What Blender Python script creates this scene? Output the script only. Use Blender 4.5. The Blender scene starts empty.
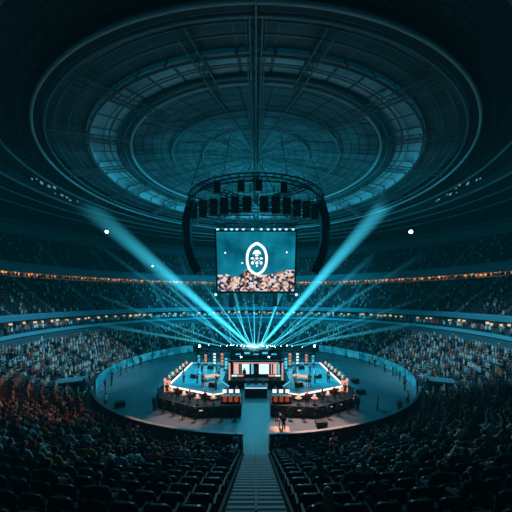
import bpy, bmesh, math, random
from math import sin, cos, pi, radians as R, sqrt, atan2, hypot
from mathutils import Vector, Matrix
random.seed(7)
S = bpy.context.scene
COL = S.collection

# ------------------------------------------------------------------ helpers
class MB:
    def __init__(s): s.v = []; s.f = []; s.m = []; s.c = []
    def add(s, vs, fs, m=0, col=None):
        b = len(s.v); s.v += [tuple(p) for p in vs]
        s.f += [tuple(i + b for i in f) for f in fs]; s.m += [m] * len(fs)
        s.c += [col or (1, 1, 1)] * len(vs)
        return s
    def box(s, c, d, rz=0, m=0, rx=0, ry=0):
        M = Matrix.Translation(c) @ Matrix.Rotation(rz, 4, 'Z') @ Matrix.Rotation(rx, 4, 'X') @ Matrix.Rotation(ry, 4, 'Y')
        vs = [M @ Vector((x * d[0] / 2, y * d[1] / 2, z * d[2] / 2)) for z in (-1, 1) for y in (-1, 1) for x in (-1, 1)]
        return s.add(vs, [(0, 2, 3, 1), (4, 5, 7, 6), (0, 1, 5, 4), (2, 6, 7, 3), (0, 4, 6, 2), (1, 3, 7, 5)], m)
    def tube(s, pts, r, n=6, m=0, caps=True):
        pts = [Vector(p) for p in pts]; rings = []
        rr = r if isinstance(r, (list, tuple)) else [r] * len(pts)
        for i, p in enumerate(pts):
            t = (pts[min(i + 1, len(pts) - 1)] - pts[max(i - 1, 0)]).normalized()
            u = t.cross(Vector((0, 0, 1)))
            if u.length < 1e-3: u = t.cross(Vector((1, 0, 0)))
            u.normalize(); w = t.cross(u)
            rings.append([p + (u * cos(2 * pi * k / n) + w * sin(2 * pi * k / n)) * rr[i] for k in range(n)])
        vs = [q for g in rings for q in g]; fs = []
        for i in range(len(pts) - 1):
            for k in range(n):
                a = i * n + k; b = i * n + (k + 1) % n
                fs.append((a, b, b + n, a + n))
        if caps:
            fs.append(tuple(range(n - 1, -1, -1))); fs.append(tuple((len(pts) - 1) * n + k for k in range(n)))
        return s.add(vs, fs, m)
    def cone(s, c, r0, r1, h, n=16, m=0):
        c = Vector(c)
        vs = [c + Vector((r0 * cos(2 * pi * k / n), r0 * sin(2 * pi * k / n), 0)) for k in range(n)]
        vs += [c + Vector((r1 * cos(2 * pi * k / n), r1 * sin(2 * pi * k / n), h)) for k in range(n)]
        fs = [(k, (k + 1) % n, n + (k + 1) % n, n + k) for k in range(n)]
        fs += [tuple(range(n - 1, -1, -1)), tuple(range(n, 2 * n))]
        return s.add(vs, fs, m)
    def prism(s, poly, z0, z1, m=0):
        n = len(poly); vs = [(x, y, z0) for x, y in poly] + [(x, y, z1) for x, y in poly]
        area = sum(poly[i][0] * poly[(i + 1) % n][1] - poly[(i + 1) % n][0] * poly[i][1] for i in range(n))
        fs = [tuple(range(n - 1, -1, -1)), tuple(range(n, 2 * n))] + [(i, (i + 1) % n, n + (i + 1) % n, n + i) for i in range(n)]
        if area < 0: fs = [tuple(reversed(f)) for f in fs]
        return s.add(vs, fs, m)
    def lathe(s, prof, a0=0, a1=360, n=128, m=0, closed=False):
        full = abs(a1 - a0 - 360) < 1e-6
        cols = n if full else n + 1; k = len(prof); vs = []
        for i in range(cols):
            t = R(a0 + (a1 - a0) * i / n)
            vs += [(r * sin(t), -r * cos(t), z) for r, z in prof]
        fs = []
        for i in range(n):
            j = (i + 1) % cols
            for q in range(k if closed else k - 1):
                p = (q + 1) % k
                fs.append((i * k + q, j * k + q, j * k + p, i * k + p))
        if closed and not full:
            fs.append(tuple(range(k - 1, -1, -1))); fs.append(tuple((cols - 1) * k + q for q in range(k)))
        return s.add(vs, fs, m)
    def build(s, name, mats, parent=None, smooth=False, loc=None, rz=0, color=None, colattr=False):
        me = bpy.data.meshes.new(name); me.from_pydata(s.v, [], s.f)
        mats = mats if isinstance(mats, (list, tuple)) else [mats]
        for m in mats: me.materials.append(m)
        if len(mats) > 1: me.polygons.foreach_set('material_index', s.m)
        if smooth: me.polygons.foreach_set('use_smooth', [True] * len(s.f))
        if colattr:
            at = me.color_attributes.new('tint', 'FLOAT_COLOR', 'POINT')
            at.data.foreach_set('color', [x for c in s.c for x in (c[0], c[1], c[2], 1.0)])
        me.update()
        return link(name, me, parent, loc, rz, color)

def link(name, me, parent=None, loc=None, rz=0, color=None):
    o = bpy.data.objects.new(name, me); COL.objects.link(o)
    if parent is not None: o.parent = parent
    if loc is not None: o.location = loc
    if rz: o.rotation_euler = (0, 0, rz)
    if color is not None: o.color = (*color, 1)
    return o
def empty(name, loc=(0, 0, 0), rz=0):
    o = bpy.data.objects.new(name, None); COL.objects.link(o); o.location = loc; o.rotation_euler = (0, 0, rz); o.empty_display_size = .2
    return o
def tag(o, label=None, cat=None, group=None, kind=None):
    if label: o['label'] = label
    if cat: o['category'] = cat
    if group: o['group'] = group
    if kind: o['kind'] = kind
    return o
def struct(o): o['kind'] = 'structure'; return o
def copy_tree(o, parent=None):
    c = o.copy(); COL.objects.link(c)
    c.parent = parent
    for ch in list(o.children): copy_tree(ch, c)
    return c
ORD = ['zeroth', 'first', 'second', 'third', 'fourth', 'fifth', 'sixth', 'seventh', 'eighth', 'ninth', 'tenth', 'eleventh', 'twelfth',
       'thirteenth', 'fourteenth', 'fifteenth', 'sixteenth', 'seventeenth', 'eighteenth', 'nineteenth', 'twentieth']
TENS = {2: 'twenty', 3: 'thirty', 4: 'forty', 5: 'fifty', 6: 'sixty'}
def nth(k):
    if k <= 20: return ORD[k]
    return (TENS[k // 10] + '-' + ORD[k % 10]) if k % 10 else TENS[k // 10][:-1] + 'ieth'
def pol(r, deg, z=0): return Vector((r * sin(R(deg)), -r * cos(R(deg)), z))

# ------------------------------------------------------------------ materials
def mat(name, col, rough=.6, metal=0., emit=None, es=0., spec=.5, noise=None, coat=0.):
    m = bpy.data.materials.new(name); m.use_nodes = True
    nt = m.node_tree; b = nt.nodes['Principled BSDF']
    b.inputs['Base Color'].default_value = (*col, 1); b.inputs['Roughness'].default_value = rough
    b.inputs['Metallic'].default_value = metal; b.inputs['Specular IOR Level'].default_value = spec
    if coat: b.inputs['Coat Weight'].default_value = coat
    if emit: b.inputs['Emission Color'].default_value = (*emit, 1); b.inputs['Emission Strength'].default_value = es
    if noise:
        sc, amt = noise
        tc = nt.nodes.new('ShaderNodeTexCoord'); n = nt.nodes.new('ShaderNodeTexNoise'); n.inputs['Scale'].default_value = sc
        n.inputs['Detail'].default_value = 4
        r = nt.nodes.new('ShaderNodeValToRGB')
        r.color_ramp.elements[0].position = .3; r.color_ramp.elements[1].position = .7
        r.color_ramp.elements[0].color = (*[c * (1 - amt) for c in col], 1); r.color_ramp.elements[1].color = (*[min(1, c * (1 + amt)) for c in col], 1)
        nt.links.new(tc.outputs['Object'], n.inputs['Vector']); nt.links.new(n.outputs['Fac'], r.inputs['Fac']); nt.links.new(r.outputs['Color'], b.inputs['Base Color'])
    return m
def emat(name, col, es):
    m = bpy.data.materials.new(name); m.use_nodes = True; nt = m.node_tree
    nt.nodes.remove(nt.nodes['Principled BSDF']); e = nt.nodes.new('ShaderNodeEmission')
    e.inputs['Color'].default_value = (*col, 1); e.inputs['Strength'].default_value = es
    nt.links.new(e.outputs[0], nt.nodes['Material Output'].inputs['Surface'])
    return m
def objcol(name, rough=.8, spec=.3, mult=1.):
    m = mat(name, (.5, .5, .5), rough, spec=spec); nt = m.node_tree
    oi = nt.nodes.new('ShaderNodeObjectInfo'); n = nt.nodes.new('ShaderNodeTexNoise'); n.inputs['Scale'].default_value = 14
    tc = nt.nodes.new('ShaderNodeTexCoord'); nt.links.new(tc.outputs['Object'], n.inputs['Vector'])
    mp = nt.nodes.new('ShaderNodeMapRange'); mp.inputs['To Min'].default_value = .7 * mult; mp.inputs['To Max'].default_value = 1.25 * mult
    nt.links.new(n.outputs['Fac'], mp.inputs['Value'])
    vm = nt.nodes.new('ShaderNodeVectorMath'); vm.operation = 'SCALE'
    nt.links.new(oi.outputs['Color'], vm.inputs[0]); nt.links.new(mp.outputs[0], vm.inputs['Scale'])
    nt.links.new(vm.outputs[0], nt.nodes['Principled BSDF'].inputs['Base Color'])
    return m
def tintmat(name, rough=.8, mult=1.):
    m = mat(name, (.5, .5, .5), rough, spec=.2); nt = m.node_tree
    a = nt.nodes.new('ShaderNodeAttribute'); a.attribute_name = 'tint'
    nt.links.new(a.outputs['Color'], nt.nodes['Principled BSDF'].inputs['Base Color'])
    return m

M = {}
M['black'] = mat('black_metal', (.012, .014, .016), .5, .2)
M['dark'] = mat('dark_steel', (.035, .04, .045), .55, .4)
M['steel'] = mat('grey_steel', (.22, .25, .27), .45, .5)
M['conc'] = mat('concrete_step', (.075, .085, .09), .85, noise=(.6, .25))
M['conc2'] = mat('upper_concrete', (.06, .07, .075), .85, noise=(.5, .25))
M['nosing'] = mat('step_nosing', (.35, .4, .42), .6)
M['aisle'] = mat('aisle_step', (.13, .15, .165), .8)
M['tread'] = mat('stair_tread', (.075, .09, .1), .8, noise=(3, .3))
M['seatfab'] = mat('seat_fabric', (.02, .026, .03), .5, spec=.5, noise=(20, .3))
M['seatshell'] = mat('seat_shell', (.028, .036, .042), .38, spec=.6)
M['fascia'] = mat('fascia_paint', (.05, .17, .21), .5)
M['fascia_dark'] = mat('dark_fascia_paint', (.03, .09, .11), .5)
M['bluerail'] = mat('rail_band', (.07, .24, .3), .5, emit=(.0, .3, .45), es=.12)
M['bluefas'] = mat('tier_fascia_band', (.05, .2, .26), .5, emit=(.0, .25, .4), es=.07)
M['lamplit'] = mat('lamplit_wall', (.2, .12, .07), .7, emit=(1., .36, .12), es=.14)  # lamp light on wall and rail cap put in as orange emission
M['deck'] = mat('deck_vinyl', (.09, .28, .32), .25, noise=(.8, .3), coat=.3)
M['skirt'] = mat('stage_skirt', (.015, .018, .02), .7)
M['ledwhite'] = emat('led_white', (1., .85, .82), 1.8)
M['ledpink'] = emat('led_pink', (1., .45, .34), .95)
M['ledteal'] = emat('led_teal', (.12, .75, 1.), 1.0)
M['panelwhite'] = emat('panel_white', (.65, .88, 1.), 1.5)
M['panelpink'] = emat('panel_pink', (1., .6, .52), .95)
M['star'] = emat('lens_glow', (.55, .95, 1.), 40.)
M['faint'] = emat('faint_lamp_glow', (.3, .8, .9), .35)
M['dimlens'] = emat('dim_lens_glow', (.4, .9, 1.), 2.)
M['warmlamp'] = emat('warm_lamp_glow', (1., .42, .16), 1.6)
M['whitelamp'] = emat('white_lamp_glow', (1., .7, .45), 1.1)
M['spotlamp'] = emat('spot_lamp_glow', (.75, .95, 1.), 9.)
M['orange'] = mat('orange_glow', (.8, .25, .1), .5, emit=(1., .35, .15), es=.7)  # emission stands for lamp light on the low tables; also colours rack cells
M['wood'] = mat('pale_wood', (.5, .3, .2), .5)
M['red'] = mat('red_cloth', (.6, .06, .03), .6, emit=(1, .16, .08), es=.3)  # red emission added to the cloth, which is no lamp
M['skin'] = None
M['cloth'] = objcol('clothing_fabric'); M['hair'] = objcol('hair_strands', .45, .5)
M['crowd'] = tintmat('crowd_tint'); M['seatstuff'] = tintmat('far_seat_tint', .5)

# skin : object colour darkened by the painted feature attribute (eyes, lips)
def skinmat():
    m = objcol('skin', .55, .4); nt = m.node_tree; b = nt.nodes['Principled BSDF']
    src = b.inputs['Base Color'].links[0].from_socket
    a = nt.nodes.new('ShaderNodeAttribute'); a.attribute_name = 'tint'
    vm = nt.nodes.new('ShaderNodeVectorMath'); vm.operation = 'MULTIPLY'
    nt.links.new(src, vm.inputs[0]); nt.links.new(a.outputs['Color'], vm.inputs[1]); nt.links.new(vm.outputs[0], b.inputs['Base Color'])
    return m
M['skin'] = skinmat()

# floor : glossy dark teal
def floormat():
    m = mat('arena_floor', (.05, .09, .1), .28, spec=.6); nt = m.node_tree; b = nt.nodes['Principled BSDF']
    tc = nt.nodes.new('ShaderNodeTexCoord'); n = nt.nodes.new('ShaderNodeTexNoise'); n.inputs['Scale'].default_value = .25; n.inputs['Detail'].default_value = 6
    r = nt.nodes.new('ShaderNodeValToRGB'); r.color_ramp.elements[0].color = (.05, .075, .085, 1); r.color_ramp.elements[1].color = (.12, .17, .19, 1)
    nt.links.new(tc.outputs['Object'], n.inputs['Vector']); nt.links.new(n.outputs['Fac'], r.inputs['Fac']); nt.links.new(r.outputs['Color'], b.inputs['Base Color'])
    n2 = nt.nodes.new('ShaderNodeTexNoise'); n2.inputs['Scale'].default_value = 1.3
    mr = nt.nodes.new('ShaderNodeMapRange'); mr.inputs['To Min'].default_value = .25; mr.inputs['To Max'].default_value = .5
    nt.links.new(tc.outputs['Object'], n2.inputs['Vector']); nt.links.new(n2.outputs['Fac'], mr.inputs['Value']); nt.links.new(mr.outputs[0], b.inputs['Roughness'])
    return m
M['floor'] = floormat()

# roof cladding : polar panels with dark joints (radial + concentric)
def roofmat(name, base, nrad, pitch, joint=.35, line=.5, noise_amt=.4):
    m = mat(name, base, .55, .1); nt = m.node_tree; b = nt.nodes['Principled BSDF']; L = nt.links
    def N(t): return nt.nodes.new(t)
    def math_(op, a, c=None):
        x = N('ShaderNodeMath'); x.operation = op
        if isinstance(a, (int, float)): x.inputs[0].default_value = a
        else: L.new(a, x.inputs[0])
        if c is not None:
            if isinstance(c, (int, float)): x.inputs[1].default_value = c
            else: L.new(c, x.inputs[1])
        return x.outputs[0]
    tc = N('ShaderNodeTexCoord'); sp = N('ShaderNodeSeparateXYZ'); L.new(tc.outputs['Object'], sp.inputs[0])
    ang = math_('MULTIPLY', math_('ARCTAN2', sp.outputs[0], sp.outputs[1]), nrad / (2 * pi))
    rad = math_('SQRT', math_('ADD', math_('MULTIPLY', sp.outputs[0], sp.outputs[0]), math_('MULTIPLY', sp.outputs[1], sp.outputs[1])))
    rr = math_('DIVIDE', rad, pitch)
    fa = math_('ABSOLUTE', math_('SUBTRACT', math_('FRACT', math_('ADD', ang, 100.)), .5))
    fa = math_('MULTIPLY', fa, math_('DIVIDE', rad, nrad / 6.283))
    fr = math_('MULTIPLY', math_('ABSOLUTE', math_('SUBTRACT', math_('FRACT', rr), .5)), pitch)
    la = math_('LESS_THAN', fa, line * .14); lr = math_('LESS_THAN', fr, line * .1)
    ln = math_('MAXIMUM', la, lr)
    cell = N('ShaderNodeCombineXYZ'); L.new(math_('FLOOR', math_('ADD', ang, 100.5)), cell.inputs[0]); L.new(math_('FLOOR', math_('ADD', rr, .5)), cell.inputs[1])
    wn = N('ShaderNodeTexWhiteNoise'); L.new(cell.outputs[0], wn.inputs['Vector'])
    nz = N('ShaderNodeTexNoise'); nz.inputs['Scale'].default_value = .9; nz.inputs['Detail'].default_value = 8; L.new(tc.outputs['Object'], nz.inputs['Vector'])
    f = math_('ADD', math_('MULTIPLY', wn.outputs['Value'], .5), math_('MULTIPLY', nz.outputs['Fac'], .7))
    f = math_('ADD', math_('MULTIPLY', f, noise_amt * 2), 1 - noise_amt)
    f = math_('MULTIPLY', f, math_('SUBTRACT', 1., math_('MULTIPLY', ln, 1 - joint)))
    vm = N('ShaderNodeVectorMath'); vm.operation = 'SCALE'; vm.inputs[0].default_value = base; L.new(f, vm.inputs['Scale'])
    L.new(vm.outputs[0], b.inputs['Base Color'])
    return m
M['roof_out'] = roofmat('outer_roof', (.05, .06, .065), 40, 3.1, .4)
M['roof_a'] = roofmat('annulus_roof', (.10, .125, .13), 48, 1.7, 1.9, .5)
M['roof_b'] = roofmat('pale_band_roof', (.62, .72, .74), 48, 9., .25, 1.2)
M['roof_c'] = roofmat('dark_band_roof', (.07, .085, .09), 96, .8, 1.8)
M['roof_d'] = roofmat('oculus_roof', (.14, .18, .19), 32, 1.25, .35, 1., .6)
M['ringpale'] = mat('pale_ring', (.6, .7, .72), .4)
M['rib'] = mat('rib_steel', (.26, .32, .34), .5, .3)

# ------------------------------------------------------------------ the setting
PIT = 24.3
R0, ROWD, RISE = 25.3, 1.15, .50      # lower tier
def row_r(i): return R0 + ROWD * i
def row_z(i): return RISE * i
NEAR_ROWS, SIDE_ROWS = 23, 11
fl = MB(); fl.cone((0, 0, -.4), R0 + .2, R0 + .2, .4, 160); struct(fl.build('floor', M['floor']))

def steps(rows, rr, zz, r_end, z_low):
    p = [(rr(0), z_low)]
    p.append((rr(0), zz(0)))
    for i in range(rows):
        p.append((rr(i), zz(i))) if i else None
        e = rr(i + 1) if i < rows - 1 else r_end
        p.append((e, zz(i)))
    p.append((r_end, z_low))
    return p
near_end = row_r(NEAR_ROWS) + .3; side_end = 38.0
b = MB(); b.lathe(steps(NEAR_ROWS, row_r, row_z, near_end, -.4), 2.4, 60, 64, closed=True); b.lathe(steps(NEAR_ROWS, row_r, row_z, near_end, -.4), -60, -2.4, 64, closed=True)
struct(b.build('lower_tier_floor', M['conc']))
b = MB(); b.lathe(steps(SIDE_ROWS, row_r, row_z, side_end, -.4), 60, 300, 220, closed=True); struct(b.build('side_tier_floor', M['conc']))
# wall at the back of the side part of the lower tier, and behind the near block
CZ = 6.7                                # lower concourse
b = MB(); b.lathe([(side_end, 0), (side_end, CZ - .2), (side_end + .4, CZ - .2), (side_end + .4, 0)], 60, 300, 160, closed=True); struct(b.build('wall_concourse', M['fascia_dark']))
b = MB(); b.lathe([(near_end, 0), (near_end, 16), (near_end + .5, 16), (near_end + .5, 0)], -61, 61, 100, closed=True); struct(b.build('wall_near', M['conc2']))
b = MB(); b.lathe([(side_end + .3, CZ - .4), (side_end + .3, CZ), (42.5, CZ), (42.5, CZ - .4)], 60, 300, 160, closed=True); struct(b.build('concourse_floor', M['conc2']))
b = MB(); b.lathe([(42.3, CZ), (42.3, 10.2), (42.8, 10.2), (42.8, CZ)], 60, 300, 160, closed=True); struct(b.build('wall_lower_gallery', M['fascia_dark']))
# ends of the tiers
b = MB()
for s in (-1, 1):
    p = pol(53, s * 60.3); b.box((p.x, p.y, 16), (32, .5, 34), rz=R(s * 60.3) + pi / 2)
struct(b.build('wall_end', M['conc2']))
# second tier
T2R = lambda i: 40.3 + .98 * i
T2Z = lambda i: 9.6 + .64 * i
T2N = 12
b = MB(); b.lathe(steps(T2N, T2R, T2Z, 52.1, 9.1), 61, 299, 220, closed=True); struct(b.build('second_tier_floor', M['conc2']))
# third tier
T3R = lambda i: 54.2 + .98 * i
T3Z = lambda i: 20.6 + .72 * i
T3N = 12
b = MB(); b.lathe(steps(T3N, T3R, T3Z, 66.2, 19.9), 61, 299, 220, closed=True); struct(b.build('third_tier_floor', M['conc2']))
b = MB(); b.lathe([(52.1, 16.6), (52.1, 17.0), (56.2, 17.0), (56.2, 16.6)], 61, 299, 160, closed=True); struct(b.build('gallery_floor', M['conc2']))
b = MB(); b.lathe([(56, 17), (56, 20.2), (56.4, 20.2), (56.4, 17)], 61, 299, 160, closed=True); struct(b.build('wall_upper_gallery', M['lamplit']))
b = MB(); b.lathe([(66.2, 20), (66.2, 34), (66.8, 34), (66.8, 20)], 61, 299, 160, closed=True); struct(b.build('wall_back', M['conc2']))
# fascias and rails
def ringtrim(k, prof, m, a0=61, a1=299):
    b = MB(); b.lathe(prof, a0, a1, 180, closed=True); return struct(b.build('trim_%d' % k, m))
ringtrim(1, [(38.0, 6.7), (38.0, 7.25), (38.15, 7.3), (38.15, 6.7)], M['bluerail'])
ringtrim(2, [(39.9, 9.15), (39.75, 9.95), (39.95, 10.2), (40.25, 9.6), (40.25, 9.1)], M['bluefas'])
ringtrim(3, [(51.95, 16.6), (51.95, 17.55), (52.1, 17.6), (52.1, 16.6)], M['fascia_dark'])
ringtrim(4, [(53.7, 18.75), (53.3, 20.3), (53.5, 20.9), (54.1, 20.9), (54.1, 18.75)], M['fascia'])
ringtrim(5, [(65.2, 29.2), (64.2, 31.4), (64.6, 31.6), (66.2, 31.2), (66.2, 29.2)], M['fascia_dark'])
ringtrim(6, [(51.9, 17.55), (51.9, 17.68), (52.2, 17.68), (52.2, 17.55)], M['lamplit'])
# pit wall : dark parapet near, gap at the stairs
b = MB()
for s in (-1, 1):
    a0, a1 = (2.6, 62) if s > 0 else (-62, -2.6)
    b.lathe([(PIT, -.02), (PIT, 1.25), (PIT + .12, 1.32), (PIT + .4, 1.32), (PIT + .4, -.02)], a0, a1, 60, closed=True)
struct(b.build('wall_pit_near', M['skirt']))
b = MB(); b.lathe([(PIT, -.02), (PIT, 1.5), (PIT + .4, 1.5), (PIT + .4, -.02)], 62, 298, 160, closed=True); struct(b.build('wall_pit_far', M['skirt']))

for s in (-1, 1):
    a0, a1 = (2.7, 62) if s > 0 else (-62, -2.7)
    b = MB(); b.lathe([(PIT + .04, 1.32), (PIT + .04, 1.38), (PIT + .36, 1.38), (PIT + .36, 1.32)], a0, a1, 60, closed=True); struct(b.build('trim_%d' % (40 + s), M['rib']))
# glowing perimeter boards on the pit wall
def ledmat():
    m = bpy.data.materials.new('perimeter_led'); m.use_nodes = True; nt = m.node_tree; nt.nodes.remove(nt.nodes['Principled BSDF'])
    e = nt.nodes.new('ShaderNodeEmission'); tc = nt.nodes.new('ShaderNodeTexCoord'); n = nt.nodes.new('ShaderNodeTexNoise'); n.inputs['Scale'].default_value = .7; n.inputs['Detail'].default_value = 5
    r = nt.nodes.new('ShaderNodeValToRGB'); r.color_ramp.elements[0].position = .35; r.color_ramp.elements[1].position = .75
    r.color_ramp.elements[0].color = (.0, .10, .17, 1); r.color_ramp.elements[1].color = (.03, .42, .62, 1)
    nt.links.new(tc.outputs['Object'], n.inputs['Vector']); nt.links.new(n.outputs['Fac'], r.inputs['Fac']); nt.links.new(r.outputs['Color'], e.inputs['Color'])
    e.inputs['Strength'].default_value = 1.05
    nt.links.new(e.outputs[0], nt.nodes['Material Output'].inputs['Surface']); return m
M['perim'] = ledmat()
for s, side in ((-1, 'left'), (1, 'right')):
    for k in range(9):
        a = 64 + 8.6 * k
        t = empty('perimeter_board', (0, 0, 0)); tag(t, 'glowing blue perimeter board on the %s pit wall, %s from its near end' % (side, nth(k + 1)), 'led board', 'blue boards along the pit wall')
        lo, hi = (a, a + 8.45) if s > 0 else (-a - 8.45, -a)
        q = MB(); q.lathe([(PIT - .02, .05), (PIT - .14, .05), (PIT - .14, 1.75), (PIT - .02, 1.75)], lo, hi, 10, closed=True); q.build('casing', M['black'], t)
        q = MB(); q.lathe([(PIT - .145, .12), (PIT - .16, .12), (PIT - .16, 1.7), (PIT - .145, 1.7)], lo + .12, hi - .12, 10, closed=True); q.build('screen', M['perim'], t)

# ------------------------------------------------------------------ roof
def ring(name, prof, m, n=160, smooth=False):
    b = MB(); b.lathe(prof, 0, 360, n); return struct(b.build(name, m, smooth=smooth))
ring('outer_ceiling', [(67, 33.2), (46, 33.4), (42, 33.0)], M['roof_out'])
ring('middle_ceiling', [(42, 33.0), (40.5, 33.0), (40.5, 34.2), (34, 34.2), (34, 33.6), (30.4, 33.4)], M['roof_out'])
ring('annulus_ceiling', [(30.6, 33.4), (25.2, 33.9)], M['roof_a'])
ring('band_ceiling', [(25.2, 33.5), (25.0, 33.5), (24.8, 34.3), (21.6, 34.7)], M['roof_b'])
ring('dark_ceiling', [(21.6, 34.3), (21.4, 34.3), (21.2, 35.2), (19.9, 35.6)], M['roof_c'])
ring('oculus_ceiling', [(20, 35.6), (14, 36.6), (8, 37.3), (0.01, 37.6)], M['roof_d'])
def torus(name, r, z, rt, m, n=160, k=10):
    b = MB(); b.lathe([(r + rt * cos(2 * pi * q / k), z + rt * sin(2 * pi * q / k)) for q in range(k)], 0, 360, n, closed=True)
    return struct(b.build(name, m, smooth=True))
ring('trim_7', [(29.5, 32.7), (29.6, 32.4), (30.3, 32.3), (30.5, 32.5), (30.5, 33.4), (29.5, 33.5), (29.5, 32.7)], M['dark'])  # ring beams of the roof, from here to the last torus
torus('trim_8', 30.4, 32.2, .17, M['ringpale'])
torus('trim_9', 29.3, 32.4, .15, M['rib'])
torus('trim_10', 28.4, 32.9, .07, M['rib'])
torus('trim_11', 19.8, 35.1, .2, M['ringpale'])
torus('trim_12', 20.7, 34.9, .1, M['rib'])
torus('trim_13', 13.9, 36.2, .15, M['rib'])
torus('trim_14', 9, 36.9, .12, M['rib'])
torus('trim_15', 34.6, 32.4, .2, M['rib'])
torus('trim_16', 40.4, 32.7, .22, M['rib'])
torus('trim_17', 36.2, 32.7, .15, M['dark'])
torus('trim_18', 46, 33.0, .15, M['rib'])
torus('trim_19', 52, 33.0, .12, M['rib'])
torus('trim_20', 24.9, 33.4, .12, M['rib'])
torus('trim_21', 27.0, 33.3, .07, M['rib'])
torus('trim_22', 23.2, 34.2, .07, M['rib'])
# circular service truss outside the ring (dotted lattice)
b = MB(); n = 120
for rr_, zz_ in ((31.6, 31.9), (32.8, 31.9), (32.2, 32.9)):
    b.lathe([(rr_ + .06 * cos(q * pi / 2), zz_ + .06 * sin(q * pi / 2)) for q in range(4)], 0, 360, n, closed=True)
for k in range(n):
    a = 3 * k
    b.tube([pol(31.6, a, 31.9), pol(32.2, a + 1.5, 32.9), pol(31.6, a + 3, 31.9)], .045, 4); b.tube([pol(32.8, a, 31.9), pol(32.2, a + 1.5, 32.9), pol(32.8, a + 3, 31.9)], .045, 4)
    b.tube([pol(31.6, a, 31.9), pol(32.8, a, 31.9)], .045, 4)
tag(b.build('service_truss', M['dark']), 'dark circular lattice truss running round the outside of the big roof ring', 'truss')
# radial trusses
def truss(name, p, q, w, m, parent=None, bays=10, ch=.07, br=.04):
    p, q = Vector(p), Vector(q); t = (q - p).normalized(); u = t.cross(Vector((0, 0, 1))).normalized() * w / 2; d = Vector((0, 0, -w * .8))
    b = MB()
    for o in (u, -u): b.tube([p + o, q + o], ch, 6)
    b.tube([p + d, q + d], ch, 6)
    for k in range(bays):
        a = p.lerp(q, k / bays); c = p.lerp(q, (k + .5) / bays); e = p.lerp(q, (k + 1) / bays)
        for o in (u, -u):
            b.tube([a + o, c + d, e + o], br, 4)
        b.tube([a + u, e - u], br, 4); b.tube([a + u, a - u], br, 4)
    return b.build(name, m, parent)
names16 = ['nearest the camera', 'near right', 'right of near', 'right side', 'far right']
for k in range(16):
    a = 22.5 * k + 11.25
    o = truss('radial_truss', pol(20.2, a, 33.95), pol(29.0, a, 32.35), .9, M['rib'], bays=8, ch=.08)
    tag(o, 'radial steel roof truss between the two big rings, %s anticlockwise from the central catwalk' % nth(k + 1), 'truss', 'radial roof trusses')
for k in range(12):
    a = 30 * k + 15
    b = MB(); pts = [pol(r_, a, z_) for r_, z_ in ((19.8, 35.2), (14, 36.2), (8.5, 36.9), (1.2, 37.2))]
    b.tube(pts, .1, 6)
    tag(b.build('oculus_rib', M['rib']), 'thin steel rib inside the oculus ring, %s anticlockwise from the central catwalk' % nth(k + 1), 'rib', 'oculus ribs')
# purlin lines across the oculus and central catwalk truss
t = empty('roof_catwalk', (0, -16, 34)); tag(t, 'long steel catwalk crossing the roof toward the camera on the centre line', 'catwalk')
def child_truss(name, p, q, w, bays, m=M['rib']):
    o = truss(name, p, q, w, m, t, bays, .09, .045); o.location = -Vector(t.location); return o
child_truss('truss_span', (0, -33, 32.2), (0, -19.5, 34.2), .9, 14); child_truss('truss_span', (0, -19.5, 34.2), (0, 3, 36.2), .9, 22)
b = MB()
for x in (-.75, .75): b.tube([(x, -33, 32.6), (x, -19.5, 34.6), (x, 3, 36.5)], .07, 6)
o = b.build('handrail', M['steel'], t); o.location = -Vector(t.location)
for k in range(13):
    y = -17 + k * 2.6; w = sqrt(max(0, 19.2 ** 2 - y * y))
    b = MB(); b.tube([(-w, y, 35.7), (-w * .5, y, 36.4), (0, y, 36.7), (w * .5, y, 36.4), (w, y, 35.7)], .055, 5)
    tag(b.build('roof_purlin', M['rib']), 'thin steel purlin spanning the oculus, %s from the camera side' % nth(k + 1), 'purlin', 'oculus purlins')

# ------------------------------------------------------------------ people (three poses kept as shared mesh data)
def hull(bm, a, ra, c, rc):
    vs = []
    for p, r in ((a, ra), (c, rc)):
        ret = bmesh.ops.create_icosphere(bm, subdivisions=2, radius=1.0, matrix=Matrix.Translation(p) @ Matrix.Scale(r, 4))
        vs += ret['verts']
def ell(bm, c, rad, rx=0):
    bmesh.ops.create_icosphere(bm, subdivisions=3, radius=1.0, matrix=Matrix.Translation(c) @ Matrix.Rotation(rx, 4, 'X') @ Matrix.Diagonal((*rad, 1)))
def fuse(name, shapes, voxel, m, smooth_it=3):
    vv, ff = [], []
    for s in shapes:
        bm = bmesh.new()
        if s[0] == 'c':
            hull(bm, Vector(s[1]), s[2], Vector(s[3]), s[4])
        else: ell(bm, Vector(s[1]), s[2], s[3] if len(s) > 3 else 0)
        bm2 = bmesh.new(); pts = [v.co.copy() for v in bm.verts]
        for p in pts: bm2.verts.new(p)
        bmesh.ops.convex_hull(bm2, input=bm2.verts[:])
        bmesh.ops.delete(bm2, geom=[v for v in bm2.verts if not v.link_faces], context='VERTS')
        bmesh.ops.recalc_face_normals(bm2, faces=bm2.faces[:])
        bm2.verts.index_update(); base = len(vv)
        vv += [tuple(v.co) for v in bm2.verts]; ff += [tuple(v.index + base for v in f.verts) for f in bm2.faces]
        bm.free(); bm2.free()
    me = bpy.data.meshes.new(name + '_src'); me.from_pydata(vv, [], ff); me.update()
    o = bpy.data.objects.new('tmp', me); COL.objects.link(o)
    md = o.modifiers.new('r', 'REMESH'); md.mode = 'VOXEL'; md.voxel_size = voxel; md.use_smooth_shade = True
    sm = o.modifiers.new('s', 'SMOOTH'); sm.iterations = smooth_it; sm.factor = .5
    dg = bpy.context.evaluated_depsgraph_get(); dg.update()
    out = bpy.data.meshes.new_from_object(o.evaluated_get(dg)); out.name = name
    bpy.data.objects.remove(o); bpy.data.meshes.remove(me)
    out.materials.clear(); out.materials.append(m)
    return out

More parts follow.
